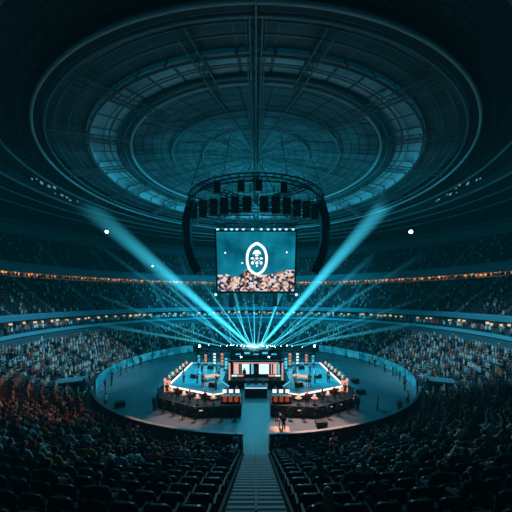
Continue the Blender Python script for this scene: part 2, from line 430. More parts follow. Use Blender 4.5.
def V(*a): return Vector(a)
def make_pose(kind):
    if kind == 'sit':
        J = dict(pel=V(0, 0, .55), ch=V(0, -.07, .86), nk=V(0, -.07, 1.07), hd=V(0, -.03, 1.25), sh=V(.18, -.07, 1.01), el=V(.25, .02, .75), wr=V(.13, .25, .66), hip=V(.09, .02, .53), kn=V(.12, .45, .52), an=V(.12, .46, .1), toe=V(.13, .62, .05)); JR = {}
    elif kind == 'lean':
        J = dict(pel=V(0, -.03, .55), ch=V(0, .1, .83), nk=V(0, .2, 1.0), hd=V(0, .3, 1.15), sh=V(.18, .17, .95), el=V(.21, .34, .68), wr=V(.06, .5, .74), hip=V(.09, .0, .53), kn=V(.14, .45, .52), an=V(.13, .42, .1), toe=V(.14, .58, .05)); JR = {}
    elif kind == 'reach':
        J = dict(pel=V(0, 0, .55), ch=V(0, -.05, .86), nk=V(0, -.05, 1.07), hd=V(0, -.01, 1.25), sh=V(.18, -.05, 1.01), el=V(.25, .03, .75), wr=V(.13, .25, .66), hip=V(.09, .02, .53), kn=V(.12, .45, .52), an=V(.12, .46, .1), toe=V(.13, .62, .05))
        JR = dict(el=V(.3, .16, 1.14), wr=V(.2, .22, 1.4))
    elif kind == 'stand':
        J = dict(pel=V(0, 0, .95), ch=V(0, -.01, 1.24), nk=V(0, -.01, 1.45), hd=V(0, .02, 1.62), sh=V(.18, -.01, 1.39), el=V(.25, -.02, 1.1), wr=V(.25, .08, .86), hip=V(.09, 0, .92), kn=V(.1, .02, .5), an=V(.11, -.02, .09), toe=V(.13, .13, .04)); JR = {}
    else:
        J = dict(pel=V(0, 0, .95), ch=V(0, .02, 1.24), nk=V(0, .04, 1.45), hd=V(0, .09, 1.61), sh=V(.18, .03, 1.39), el=V(.25, .12, 1.12), wr=V(.16, .36, 1.08), hip=V(.09, 0, .92), kn=V(.11, .04, .5), an=V(.12, -.04, .09), toe=V(.14, .11, .04)); JR = {}
    def side(j, s):
        p = (JR.get(j) if s > 0 and j in JR else J[j]).copy(); p.x *= s; return p
    body, top, leg = [], [], []
    pel, ch, nk, hd = J['pel'], J['ch'], J['nk'], J['hd']
    body += [('c', pel, .1, ch, .105), ('c', ch, .1, nk, .06), ('c', nk, .058, hd + V(0, -.02, -.06), .055)]
    body += [('e', hd, (.076, .092, .115)), ('c', hd + V(0, .03, -.05), .055, hd + V(0, .055, -.09), .032), ('c', hd + V(0, .085, .01), .012, hd + V(0, .108, -.03), .017)]
    body += [('e', hd + V(.078, -.01, -.005), (.012, .022, .033)), ('e', hd + V(-.078, -.01, -.005), (.012, .022, .033))]
    top += [('c', pel + V(0, 0, -.02), .135, ch, .14), ('c', pel + V(.05, 0, 0), .12, ch + V(.07, 0, .03), .11), ('c', pel + V(-.05, 0, 0), .12, ch + V(-.07, 0, .03), .11), ('c', ch, .13, nk + V(0, 0, -.02), .075)]
    for s in (1, -1):
        sh, el_, wr, hip, kn, an, toe = [side(j, s) for j in ('sh', 'el', 'wr', 'hip', 'kn', 'an', 'toe')]
        body += [('c', nk + V(0, 0, -.05), .055, sh, .058), ('c', sh, .055, el_, .042), ('c', el_, .042, wr, .028)]
        top += [('c', nk + V(0, 0, -.05), .075, sh, .078), ('c', sh, .076, el_, .06), ('c', el_, .06, wr.lerp(el_, .12), .043)]
        f = (wr - el_).normalized(); ctr = V(0, 0, 0) + (ch - sh); lat = f.cross(V(0, 0, 1)) if abs(f.z) < .8 else f.cross(V(0, 1, 0)); lat.normalize()
        nrm = lat.cross(f).normalized()
        if nrm.z > 0 and abs(f.z) < .8: nrm = -nrm
        if nrm.y < 0 and abs(f.z) >= .8: nrm = -nrm
        palm = wr + f * .06
        body += [('c', wr, .026, palm + lat * .018, .024), ('c', wr, .026, palm - lat * .018, .024)]
        for k, (off, ln) in enumerate(((-.036, .062), (-.012, .074), (.012, .07), (.036, .052))):
            a = palm + lat * off + f * .018; bb = a + f * ln * .55 + nrm * .008; cc = bb + f * ln * .4 + nrm * .026
            body += [('c', a, .0095, bb, .009), ('c', bb, .009, cc, .008)]
        tin = -1 if (lat.x * s) > 0 else 1
        a = wr + f * .03 + lat * tin * .026; body += [('c', a, .012, a + f * .035 + lat * tin * .028, .0105), ('c', a + f * .035 + lat * tin * .028, .0105, a + f * .062 + lat * tin * .03 + nrm * .014, .009)]
        body += [('c', hip, .085, kn, .056), ('c', kn, .055, kn.lerp(an, .35), .052), ('c', kn.lerp(an, .35), .052, an, .036), ('c', an + V(0, -.03, -.04), .036, toe, .03)]
        leg += [('c', pel + V(0, 0, -.02), .12, hip, .105), ('c', hip, .105, kn, .075), ('c', kn, .074, an + V(0, 0, .03), .058)]
    bme = fuse('body_' + kind, body, .0105, M['skin'], 2)
    at = bme.color_attributes.new('tint', 'FLOAT_COLOR', 'POINT'); cs = []
    for v in bme.vertices:
        p = v.co - hd; c = (1, 1, 1)
        if p.y > .05:
            for s in (1, -1):
                if (p - V(s * .031, p.y, .018)).length < .014: c = (.08, .07, .07)
                if (p - V(s * .031, p.y, .042)).length < .012: c = (.3, .25, .22)
            if abs(p.x) < .026 and abs(p.z + .062) < .01: c = (.75, .4, .38)
        if v.co.z < .075 and kind: c = (.12, .12, .13)
        cs += [*c, 1]
    at.data.foreach_set('color', cs)
    tme = fuse('top_' + kind, top, .017, M['cloth'], 3); lme = fuse('trousers_' + kind, leg, .018, M['cloth'], 3)
    hairs = []
    hs = [('e', hd + V(0, -.022, .024), (.086, .092, .108)), ('c', hd + V(0, -.06, -.05), .05, hd + V(0, -.05, .02), .07)]
    hairs.append(fuse('hair_short_' + kind, hs, .013, M['hair'], 2))
    lg = hs + [('c', hd + V(.05, -.05, 0), .045, nk + V(.07, -.085, -.06), .035), ('c', hd + V(-.05, -.05, 0), .045, nk + V(-.07, -.085, -.06), .035), ('c', hd + V(0, -.06, -.02), .06, nk + V(0, -.11, -.1), .045)]
    hairs.append(fuse('hair_long_' + kind, lg, .014, M['hair'], 2))
    bn = hs + [('e', hd + V(0, -.11, .075), (.045, .045, .042))]
    hairs.append(fuse('hair_bun_' + kind, bn, .013, M['hair'], 2))
    return dict(body=bme, top=tme, leg=lme, hair=hairs)
POSE = {k: make_pose(k) for k in ('sit', 'lean', 'reach', 'stand', 'work')}
HAIRN = ['short-haired', 'long-haired', 'bun-haired']
TOPS = [('dark grey', (.06, .07, .08)), ('black', (.02, .022, .025)), ('navy', (.04, .06, .12)), ('white', (.75, .77, .78)), ('pale blue', (.35, .5, .6)),
        ('red', (.55, .06, .04)), ('orange', (.7, .22, .06)), ('grey', (.25, .27, .28)), ('teal', (.08, .3, .34)), ('brown', (.2, .11, .07))]
SKINS = [(.62, .4, .3), (.5, .3, .21), (.36, .2, .13), (.68, .46, .36), (.22, .12, .08)]
HAIRC = [(.02, .015, .012), (.05, .03, .02), (.12, .07, .04), (.35, .24, .12), (.015, .015, .018)]
def person(pose, loc, rz, label, group, scale=1., topi=None, hairi=None, cat='person'):
    P = POSE[pose]; hi = random.randrange(3) if hairi is None else hairi; ti = random.randrange(len(TOPS)) if topi is None else topi
    r = link('person', P['body'], None, loc, rz, random.choice(SKINS)); r.scale = (scale,) * 3
    link('top', P['top'], r, color=TOPS[ti][1]); link('trousers', P['leg'], r, color=random.choice(((.03, .035, .05), (.02, .02, .022), (.06, .08, .13), (.1, .09, .08))))
    link('hair', P['hair'][hi], r, color=random.choice(HAIRC))
    tag(r, label.replace('@', HAIRN[hi]).replace('#', TOPS[ti][0]), cat, group)
    return r

# ------------------------------------------------------------------ seats
def rounded_plate(w, h, th, rad, seg=5, curve=.05):
    # upright plate with rounded top corners, slightly dished
    out = []
    for cx, a0 in ((w / 2 - rad, 0), (-w / 2 + rad, 90)):
        for k in range(seg + 1):
            a = R(a0 + 90 * k / seg); out.append((cx + rad * cos(a), h - rad + rad * sin(a)))
    out += [(-w / 2 + .02, 0), (w / 2 - .02, 0)]
    def yy(x, z): return curve * (1 - (2 * x / w) ** 2) * -1 - .12 * z
    n = len(out)
    vs = [(x, yy(x, z) + th / 2, z) for x, z in out] + [(x, yy(x, z) - th / 2, z) for x, z in out]
    ins = [(x * .88, yy(x, z) - th / 2 - .03, .03 + z * .92) for x, z in out]
    cx, cz = 0, h / 2
    vs += ins
    fs = [tuple(range(n))] + [(i, n + i, n + (i + 1) % n, (i + 1) % n) for i in range(n)] + [(n + i, 2 * n + i, 2 * n + (i + 1) % n, n + (i + 1) % n) for i in range(n)] + [tuple(range(3 * n - 1, 2 * n - 1, -1))]
    return vs, [tuple(reversed(f)) for f in fs]
def make_seat():
    t = empty('arena_seat')
    b = MB(); vs, fs = rounded_plate(.62, .56, .05, .17); b.add([(x, y - .2, z + .42) for x, y, z in vs], fs); b.build('backrest', M['seatshell'], t)
    b = MB(); vs, fs = rounded_plate(.54, .5, .07, .08, curve=0); b.add([(x, z - .22, .44 + y * .5) for x, y, z in vs], [tuple(reversed(f)) for f in fs]); b.build('seat', M['seatfab'], t)
    for s in (-1, 1):
        b = MB(); b.box((s * .315, 0, .64), (.06, .4, .04)); b.box((s * .315, -.1, .42), (.04, .1, .42)); b.build('armrest', M['black'], t)
    b = MB(); b.box((0, -.12, .2), (.08, .1, .4)); b.box((0, -.12, .02), (.3, .2, .04)); b.build('leg', M['dark'], t)
    return t
CAMY, CAMZ, F = -48.5, 13.0, 280.
def proj(p):
    d = p[1] - CAMY
    if d < .5: return None
    return 256 + F * p[0] / d, 298 - F * (p[2] - CAMZ) / d, d
PITCH = .70
AISLES = [22.5 * k for k in range(-8, 9)]
def block_seats(r, lo, hi, gap0, gap1, PITCH=.70):
    # angles (deg) of seats in one block of one row, counted from the side nearest the centre stairs
    L = R(hi - lo) * r - gap0 - gap1; n = int(L / PITCH)
    return [lo + math.degrees((gap0 + (k + .5) * L / n) / r) for k in range(n)] if n > 0 else []
VOM = [(-66.5, 3.0), (66.5, 3.0)]
def in_vom(a, i): return i <= 2 and any(abs(a - c) < w for c, w in VOM)
cand = []     # lower tier seat sites: (dist, row, side, block, k, theta, r, z)
for i in range(NEAR_ROWS):
    r, z = row_r(i) + .72, row_z(i)
    for s in (-1, 1):
        for blk in range(8):
            lo, hi = 22.5 * blk, 22.5 * (blk + 1)
            if lo >= 59 and i >= SIDE_ROWS - 1: continue
            if hi > 60 and i >= SIDE_ROWS - 1: hi = 59
            for k, a in enumerate(block_seats(r, lo, hi, 1.2 if blk == 0 else .5, .5, .85 if blk < 2 else .7)):
                th = s * a
                if in_vom(th, i): continue
                p = pol(r, th, z + .9); q = proj(p)
                vis = q is not None and -12 < q[0] < 524 and q[1] < 530
                if i >= SIDE_ROWS and not vis: continue
                cand.append(((p - V(0, CAMY, CAMZ)).length, i, s, blk, k, th, r, z, vis))
cand.sort()
seats_ind = [c for c in cand if c[8]][:296]
seat_ids = set(id(c) for c in seats_ind)
proto = make_seat(); first = True
for c in seats_ind:
    d, i, s, blk, k, th, r, z, vis = c
    o = proto if first else copy_tree(proto); first = False
    o.location = pol(r, th, z); o.rotation_euler = (0, 0, R(th)); o.scale = (1.2, 1.2, 1.2)
    where = 'from the central stairs' if blk == 0 else 'in the next block past the second aisle'
    tag(o, 'dark seat in %s row up from pit, %s %s of stairs%s' % (nth(i + 1), nth(k + 1), 'left' if s < 0 else 'right', '' if blk == 0 else ', %s block' % nth(blk + 1)), 'seat', 'dark seats in the near stand')

# ------------------------------------------------------------------ far seats and crowd in bulk
seatMB, crowdMB = MB(), MB()
def xf(th, loc, sc=1.):
    c, s_ = cos(R(th)) * sc, sin(R(th)) * sc; lx, ly, lz = loc
    return lambda p: (lx + c * p[0] - s_ * p[1], ly + s_ * p[0] + c * p[1], lz + sc * p[2])
def boxv(cx, cy, cz, dx, dy, dz):
    return [(cx + x * dx / 2, cy + y * dy / 2, cz + z * dz / 2) for z in (-1, 1) for y in (-1, 1) for x in (-1, 1)]
BF = [(0, 2, 3, 1), (4, 5, 7, 6), (0, 1, 5, 4), (2, 6, 7, 3), (0, 4, 6, 2), (1, 3, 7, 5)]
SV = boxv(0, -.27, .68, .6, .08, .52) + boxv(0, .02, .43, .54, .46, .08); SF = [f for f in BF if f != BF[0]] + [tuple(i + 8 for i in f) for f in BF]
for j in (4, 5, 6, 7): x, y, zz = SV[j]; SV[j] = (x * .8, y - .05, zz)
bm = bmesh.new(); bmesh.ops.create_icosphere(bm, subdivisions=1, radius=1.0); bm.verts.index_update()
ICO = [tuple(v.co) for v in bm.verts]; ICOF = [tuple(v.index for v in f.verts) for f in bm.faces]; bm.free()
def person_lo(th, loc, top, skin, hair, stand=False, sc=1.1, arms=False):
    T = xf(th, loc, sc); h = .4 if stand else 0.
    hz = 1.25 + h
    hv = [T((x * .09, -.04 + y * .105, hz + z * .13)) for x, y, z in ICO]
    b0 = len(crowdMB.v); crowdMB.add(hv, ICOF)
    for q, (x, y, z) in enumerate(ICO): crowdMB.c[b0 + q] = skin if (y > -.15 and z < .5) else hair
    # torso: hexagonal shoulders to waist
    tv = []
    for zz, w, dp in ((.5 + h, .16, .12), (.85 + h, .2, .13), (1.04 + h, .22, .1), (1.12 + h, .07, .06)):
        for k in range(6): tv.append(T((w * cos(k * pi / 3) * 1.05, -.07 + dp * sin(k * pi / 3), zz)))
    tf = [(q * 6 + k, q * 6 + (k + 1) % 6, q * 6 + 6 + (k + 1) % 6, q * 6 + 6 + k) for q in range(3) for k in range(6)]
    crowdMB.add(tv, tf, col=top)
    if stand: crowdMB.add([T(p) for p in boxv(0, -.06, .47, .28, .2, .95)], BF, col=(.03, .035, .05))
    else: crowdMB.add([T(p) for p in boxv(0, .2, .52, .36, .45, .15) + boxv(0, .42, .25, .32, .12, .5)], BF + [tuple(i + 8 for i in f) for f in BF], col=(.04, .05, .07))
    if arms:
        for s in (-1, 1): crowdMB.add([T(p) for p in boxv(s * .2, .12, .85 + h, .08, .36, .08)], BF, col=skin)
def rnd_top(warm=0.):
    if random.random() < warm: return random.choice(((.75, .12, .05), (.8, .3, .1), (.7, .5, .35), (.6, .07, .05)))
    return random.choice(((.06, .07, .08), (.03, .03, .035), (.75, .78, .8), (.8, .8, .78), (.3, .45, .55), (.5, .55, .6), (.12, .16, .22), (.2, .2, .22), (.75, .6, .5), (.45, .12, .08)))
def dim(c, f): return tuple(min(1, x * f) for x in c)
def seat_tint(): g = random.uniform(.7, 1.2); return (.02 * g, .03 * g, .036 * g)
people_sites = []
for c in cand:
    d, i, s, blk, k, th, r, z, vis = c
    loc = pol(r, th, z)
    if id(c) not in seat_ids: seatMB.add([xf(th, loc, 1.2 if blk < 2 else 1.)(p) for p in SV], SF, col=seat_tint())
    ath = abs(th)
    dens = .10 if d < 10 else .16 if d < 15 else .34 if ath < 20 else .55 if ath < 40 else .9
    if ath > 30 and d > 20: dens = .9
    if ath > 150: dens = .5
    if random.random() < dens: people_sites.append(c)
HEADPX = [(47, 450), (92, 487), (116, 465), (103, 460), (4, 440), (27, 427), (132, 452), (160, 467), (491, 446), (473, 472), (408, 462), (431, 465), (381, 455), (351, 472),
          (361, 460), (318, 467), (391, 487), (328, 505), (60, 470), (205, 455), (300, 455)]
people_sites = [c for c in people_sites if c[0] > 15.5]
vis_c = [c for c in cand if c[8] and c[0] <= 24]
have = set(id(c) for c in people_sites)
for hx, hy in HEADPX:
    best = min((c for c in vis_c if id(c) not in have), key=lambda c: (lambda q: (q[0] - hx) ** 2 + (q[1] - hy) ** 2)(proj(pol(c[6], c[5], c[7] + 1.42))) + c[0] * .5)
    people_sites.append(best); have.add(id(best))
people_sites.sort()
spect = [c for c in people_sites if c[8]][:228]; spect_ids = set(id(c) for c in spect)
for c in spect:
    d, i, s, blk, k, th, r, z, vis = c
    p = pol(r - .0, th, z); pose = random.choices(('sit', 'lean', 'reach'), (.74, .22, .04 if d > 17 else 0))[0]
    ti = random.choices(range(10), (5, 5, 3, 2, 2, .6, .5, 3, 1, 1))[0] if d < 16 else random.choices(range(10), (3, 3, 2, 3, 3, 2, 2, 3, 1, 1))[0]
    ps = {'sit': 'seated', 'lean': 'leaning', 'reach': 'arm raised'}[pose]
    person(pose, p, R(th + random.uniform(-8, 8)), '@ person, # top,%s %s row, %s seat %s of stairs%s' % ('' if blk else ' %s,' % ps, nth(i + 1), nth(k + 1), 'left' if s < 0 else 'right', '' if blk == 0 else ', %s block' % nth(blk + 1)),
           'spectators in the near stand', 1.25 if blk < 2 else 1.14, ti)
for c in people_sites:
    if id(c) in spect_ids: continue
    d, i, s, blk, k, th, r, z, vis = c
    person_lo(th + random.uniform(-15, 15), pol(r, th, z), dim(rnd_top(.28 if (s < 0 and abs(th) < 80) else .12), .5), dim(random.choice(SKINS), 1.25), random.choice(HAIRC), random.random() < .12, 1.22 if blk < 2 else 1.12, random.random() < .2)  # left crowd's orange light put into warm tops; tops darkened, skin brightened
for RR, ZZ, NN, dens, top_bias in ((T2R, T2Z, T2N, .42, 1), (T3R, T3Z, T3N, .22, 1)):
    for i in range(NN):
        r, z = RR(i) + .55, ZZ(i)
        for s in (-1, 1):
            for blk in range(9):
                lo, hi = 62 + 13.1 * blk, 62 + 13.1 * (blk + 1)
                for a in block_seats(r, lo, hi, .6, .6):
                    th = s * a; q = proj(pol(r, th, z + 1))
                    if q is None or not (-40 < q[0] < 552): continue
                    loc = pol(r, th, z); seatMB.add([xf(th, loc)(p) for p in SV], SF, col=seat_tint())
                    if random.random() < dens:
                        person_lo(th, loc, dim(rnd_top(.08), .4), dim(random.choice(SKINS), .7), random.choice(HAIRC), random.random() < .1, 1.12)  # dimmer light of the upper tiers put into darker crowd colours
# people standing along the two galleries
for k in range(420):
    a = random.uniform(63, 297); person_lo(a + random.uniform(-30, 30), pol(random.uniform(38.7, 39.5), a, CZ), rnd_top(.2), random.choice(SKINS), random.choice(HAIRC), True, 1.05)
for k in range(500):
    a = random.uniform(63, 297); person_lo(a + random.uniform(-30, 30), pol(random.uniform(52.6, 54.2), a, 17.0), rnd_top(.3), random.choice(SKINS), random.choice(HAIRC), True, 1.)
so = seatMB.build('seating', M['seatstuff'], colattr=True); tag(so, 'dark empty and occupied seats filling the far and upper tiers', 'seating', kind='stuff')
co = crowdMB.build('crowd', M['crowd'], colattr=True); tag(co, 'crowd of tiny spectators filling the side and upper tiers', 'crowd', kind='stuff')

# ------------------------------------------------------------------ aisles, stairs, rails
def aisle(th, n, rr, zz, depth, rise, w, name, m):
    b = MB()
    for i in range(n):
        p = pol(rr(i) + depth * .25, th, zz(i) + .01); b.box((p.x, p.y, p.z + rise * .02), (w, depth * .5, .06), rz=R(th))
        p = pol(rr(i) + depth * .78, th, zz(i) + rise * .25); b.box((p.x, p.y, p.z), (w, depth * .44, rise * .5), rz=R(th))
    return struct(b.build(name, m))
for a in [22.5 * k for k in range(1, 8)]:
    for s in (-1, 1): aisle(s * a, SIDE_ROWS if a > 60 else NEAR_ROWS - 2, row_r, row_z, ROWD, RISE, .95, 'aisle_floor', M['aisle'])
for blk in range(0, 10):
    for s in (-1, 1):
        a = s * (62 + 13.1 * blk)
        if blk == 0: continue
        aisle(a, T2N, T2R, T2Z, .98, .64, .9, 'aisle_floor', M['aisle']); aisle(a, T3N, T3R, T3Z, .98, .72, .9, 'aisle_floor', M['aisle'])
# central stairs
b = MB(); W = 2.05
ns = (NEAR_ROWS) * 2
for k in range(ns):
    r = R0 + ROWD / 2 * k; z = RISE / 2 * k
    b.box((0, -(r + ROWD / 4), z / 2 - .2), (W, ROWD / 2, z + .4), m=0)
    b.box((0, -(r + .035), z + .004), (W - .1, .1, .014), m=1)
struct(b.build('stair_floor', [M['tread'], M['nosing']]))
b = MB()
for s in (-1, 1):
    y0, y1 = -R0, -(R0 + ROWD * NEAR_ROWS)
    prof = [(y0, -.4), (y0, .2), (y1, RISE * NEAR_ROWS + .2), (y1, -.4)]
    x0, x1 = sorted((s * W / 2, s * (W / 2 + .1)))
    b.add([(x0, y, z) for y, z in prof] + [(x1, y, z) for y, z in prof], [(0, 1, 2, 3), (7, 6, 5, 4), (0, 4, 5, 1), (1, 5, 6, 2), (2, 6, 7, 3), (3, 7, 4, 0)])
struct(b.build('wall_stair', M['skirt']))
def slope_rail(name, x, y0, y1, label, h=.95):
    t = empty(name, (x, y0, 0)); tag(t, label, 'handrail')
    zf = lambda y: (-(y) - R0) / ROWD * RISE
    b = MB(); b.tube([(0, 0, zf(y0) + h), (0, y1 - y0, zf(y1) + h)], .03, 8); b.build('rail', M['steel'], t)
    n = max(2, int(abs(y1 - y0) / 2.3) + 1)
    for k in range(n):
        y = y0 + (y1 - y0) * k / (n - 1); zb = math.floor((-(y) - R0) / (ROWD / 2)) * RISE / 2
        b = MB(); b.tube([(0, y - y0, max(0, zb)), (0, y - y0, zf(y) + h)], .025, 6); b.build('post', M['steel'], t)
slope_rail('stair_handrail', 0, -R0 - .3, -42.5, 'long steel handrail running down the middle of the central stairs')
for s, sd in ((-1, 'left'), (1, 'right')):
    t = empty('gate_barrier', (s * 1.15, -24.9, 0)); tag(t, 'steel hoop barrier at the %s foot of the central stairs' % sd, 'barrier')
    b = MB(); b.tube([(0, .6, 0), (0, .6, 1.2), (0, -.9, 1.35), (0, -.9, .3)], .035, 8); b.build('hoop', M['steel'], t)
    b = MB(); b.tube([(0, .6, .7), (0, -.9, .85)], .025, 6); b.build('rail', M['steel'], t)
# vomitory portals
for s, sd in ((-1, 'left'), (1, 'right')):
    a = s * 66.5; t = empty('vomitory_portal', pol(25.6, a, 0), R(a)); tag(t, 'low tunnel portal with pale roof cut into the %s lower seating' % sd, 'portal')
    b = MB(); b.box((0, -1.5, 1.9), (2.5, 3.2, .22)); b.box((0, .2, 2.1), (2.5, .2, .45)); b.build('roof', M['fascia'], t)
    for q in (-1, 1): b = MB(); b.box((q * 1.15, -1.5, .9), (.2, 3.2, 1.8)); b.build('side_wall', M['fascia_dark'], t)
    b = MB(); b.box((0, -2.6, .9), (2.1, .1, 1.8)); b.build('shaded_opening', M['black'], t)  # black sheet standing for the shade inside the tunnel opening

# ------------------------------------------------------------------ gallery lamps
def lamp_row(r, z, a0, a1, step, m, label, group, size, jit=.35, skip=.1):
    proto = None
    k = 0; a = a0
    while a < a1:
        a += step * random.uniform(1 - jit, 1 + jit)
        q = proj(pol(r, a, z))
        if random.random() < skip or q is None or not (0 < q[0] < 512): continue
        w = size * random.uniform(.7, 1.5)
        if proto is None:
            b = MB(); b.box((0, 0, 0), (1, .08, .32)); b.box((0, -.05, .2), (1.05, .14, .06)); proto = b.build('gallery_lamp', m); o = proto
        else: o = proto.copy(); COL.objects.link(o)
        o.location = pol(r, a, z + random.uniform(-.12, .12)); o.rotation_euler = (0, 0, R(a)); o.scale = (w, 1, random.uniform(.7, 1.3))
        tag(o, label, 'lamp', group)
lamp_row(55.55, 18.5, 64, 296, .95, M['warmlamp'], 'small warm orange lamp glowing on the upper gallery back wall', 'warm lamps of the upper gallery', .42)
lamp_row(41.9, 8.35, 64, 296, 2.2, M['whitelamp'], 'small pale lamp glowing on the lower gallery back wall behind standing people', 'pale lamps of the lower gallery', .5, .6, .2)

# fixed bright spots
def flood(loc, aim, label, sz=.5, m=None):
    t = empty('floodlight', loc); tag(t, label, 'floodlight')
    d = (Vector(aim) - Vector(loc)).normalized(); t.rotation_euler = d.to_track_quat('Z', 'Y').to_euler()
    b = MB(); b.cone((0, 0, -.5), sz * .7, sz, .5, 14); b.build('housing', M['dark'], t)
    b = MB(); b.cone((0, 0, .005), sz * .85, sz * .85, .03, 14); b.build('lens', m or M['spotlamp'], t)
    return t
flood((-35.2, 17.5, 28.6), (0, -48, 13), 'bright white floodlight high on the left above the third tier', .42)
flood((36.5, 17.5, 28.6), (0, -48, 13), 'bright white floodlight high on the right above the third tier', .5)
flood((-27.5, 26, 21.5), (0, -48, 13), 'small floodlight in mid air left of the screen', .22)
for s, sd in ((-1, 'left'), (1, 'right')):
    for k in range(12):
        a = s * (80 + 1.7 * k + random.uniform(-.6, .6)); p = pol(34.4 + random.uniform(-.5, .5), a, 31.4 + random.uniform(-.4, .4))
        b = MB(); b.box((0, 0, 0), (.5, .12, .3)); b.box((0, .02, .25), (.06, .06, .5), m=1)
        o = b.build('ring_lamp', [M['faint'], M['dark']], loc=p, rz=R(a)); o.scale = (random.uniform(.5, 1.2),) * 3
        tag(o, 'small lamp under the %s flank of the roof ring, %s from the near end' % (sd, nth(k + 1)), 'lamp', 'lamps under the roof ring')

# ------------------------------------------------------------------ hanging rig
RIGZ = 29.6; RIGR = 11.4
t = empty('circular_rig', (0, 0, RIGZ)); tag(t, 'dark circular lighting truss hanging above the screen', 'truss')
for zz_, rr_ in ((0, RIGR), (0, RIGR - 1.1), (-1.1, RIGR)):
    b = MB(); b.lathe([(rr_ + .1 * cos(q * pi / 3), zz_ + .1 * sin(q * pi / 3)) for q in range(6)], 0, 360, 72, closed=True); b.build('ring_chord', M['dark'], t)
b = MB()
for k in range(60):
    a = 6 * k
    b.tube([pol(RIGR, a, 0), pol(RIGR, a + 3, -1.1), pol(RIGR, a + 6, 0)], .05, 4); b.tube([pol(RIGR - 1.1, a, 0), pol(RIGR, a + 3, -1.1), pol(RIGR - 1.1, a + 6, 0)], .05, 4)
b.build('lattice', M['dark'], t)
for k in range(4):
    a = 45 * k; o = truss('cross_truss', pol(RIGR, a, 0), pol(RIGR, a + 180, 0), .9, M['dark'], t, 22, .08, .045)
for k in range(8):
    a = 45 * k + 22; b = MB(); b.tube([pol(RIGR, a, 0), pol(RIGR - 2, a, 6.6)], .05, 5); b.build('hanger_cable', M['dark'], t)
for y in (-4.5, -1.2):
    o = truss('box_truss', (-9, y, -2.0), (9, y, -2.0), .8, M['dark'], t, 22, .08, .045)
for x in (-9, -4.5, 0, 4.5, 9):
    b = MB(); b.tube([(x, -4.5, -2.0), (x, -1.2, -2.0)], .07, 5); b.tube([(x, -4.5, -2.0), (x, -4.5, 0)], .04, 5); b.tube([(x, -1.2, -2.0), (x, -1.2, 0)], .04, 5); b.build('truss_link', M['dark'], t)
# line array curtains left and right
def line_array(s, sd):
    t = empty('line_array', (s * 10.9, -1.0, 29)); tag(t, 'long curved black loudspeaker column hanging %s of the screen' % sd, 'loudspeaker')
    n = 15; a = R(-14); p = V(0, 0, 0); y = 0
    for k in range(n):
        ang = R(-18 + 3.4 * k); h = .82
        d = V(-sin(ang) * -s, 0, -cos(ang)); d = V(-s * sin(ang), 0, -cos(ang))
        c = p + d * h / 2
        b = MB(); b.box(c, (1.3, 1.7, h * .93), ry=s * ang * 1.0)
        b.box(c + V(s * .5 * cos(ang), -.0, -.5 * sin(ang) * -0), (.5, 1.3, h * .6), ry=s * ang)
        b.build('speaker_cabinet', M['black'], t); p = p + d * h
    b = MB(); b.box((0, 0, .25), (1.2, 1.8, .2)); b.tube([(0, .6, .3), (0, .6, 1.2)], .05); b.tube([(0, -.6, .3), (0, -.6, 1.2)], .05); b.build('fly_frame', M['dark'], t)
line_array(-1, 'left'); line_array(1, 'right')
def hang_speaker(px, py0, py1, d, w, label):
    x = (px - 256) * d / F; z1 = CAMZ + (298 - py0) * d / F; z0 = CAMZ + (298 - py1) * d / F; y = d + CAMY
    t = empty('hanging_speaker', (x, y, z1), atan2(-x, 30) * .8); tag(t, label, 'loudspeaker', 'box loudspeakers under the circular rig')
    h = z1 - z0; n = 3
    for k in range(n):
        b = MB(); b.box((0, -.04 * k, -h * (k + .5) / n), (w, .9, h / n * .94), rx=R(3 * k)); b.box((0, -.47 - .04 * k, -h * (k + .5) / n), (w * .86, .06, h / n * .74), rx=R(3 * k)); b.build('cabinet', M['black'], t)
    b = MB(); b.box((0, 0, .08), (w * .9, .7, .12))
    for q in (-1, 1): b.tube([(q * w * .3, 0, .1), (q * w * .3, 0, RIGZ + .0 - z1 if RIGZ > z1 + .2 else .5)], .04, 5)
    b.build('bracket', M['dark'], t)
low = [(193, 204, 219), (203, 201, 218), (213.5, 200, 216), (224, 199, 215), (235, 198, 214), (247, 198, 213), (264, 198, 213), (276, 198, 214), (287, 199, 215), (297, 201, 217), (306.5, 203, 218), (315, 205, 220)]
for k, (px, a, c_) in enumerate(low): hang_speaker(px, a, c_, 40 + abs(px - 256) * .12, 1.25, 'black box loudspeaker in the lower row under the rig, %s from left' % nth(k + 1))
for k, (px, a, c_) in enumerate([(217, 184, 194), (241, 182, 192), (259, 182, 192), (284, 184, 194)]): hang_speaker(px, a, c_, 37.5, .9, 'small black loudspeaker hung above the lower row of speakers, %s from left' % nth(k + 1))

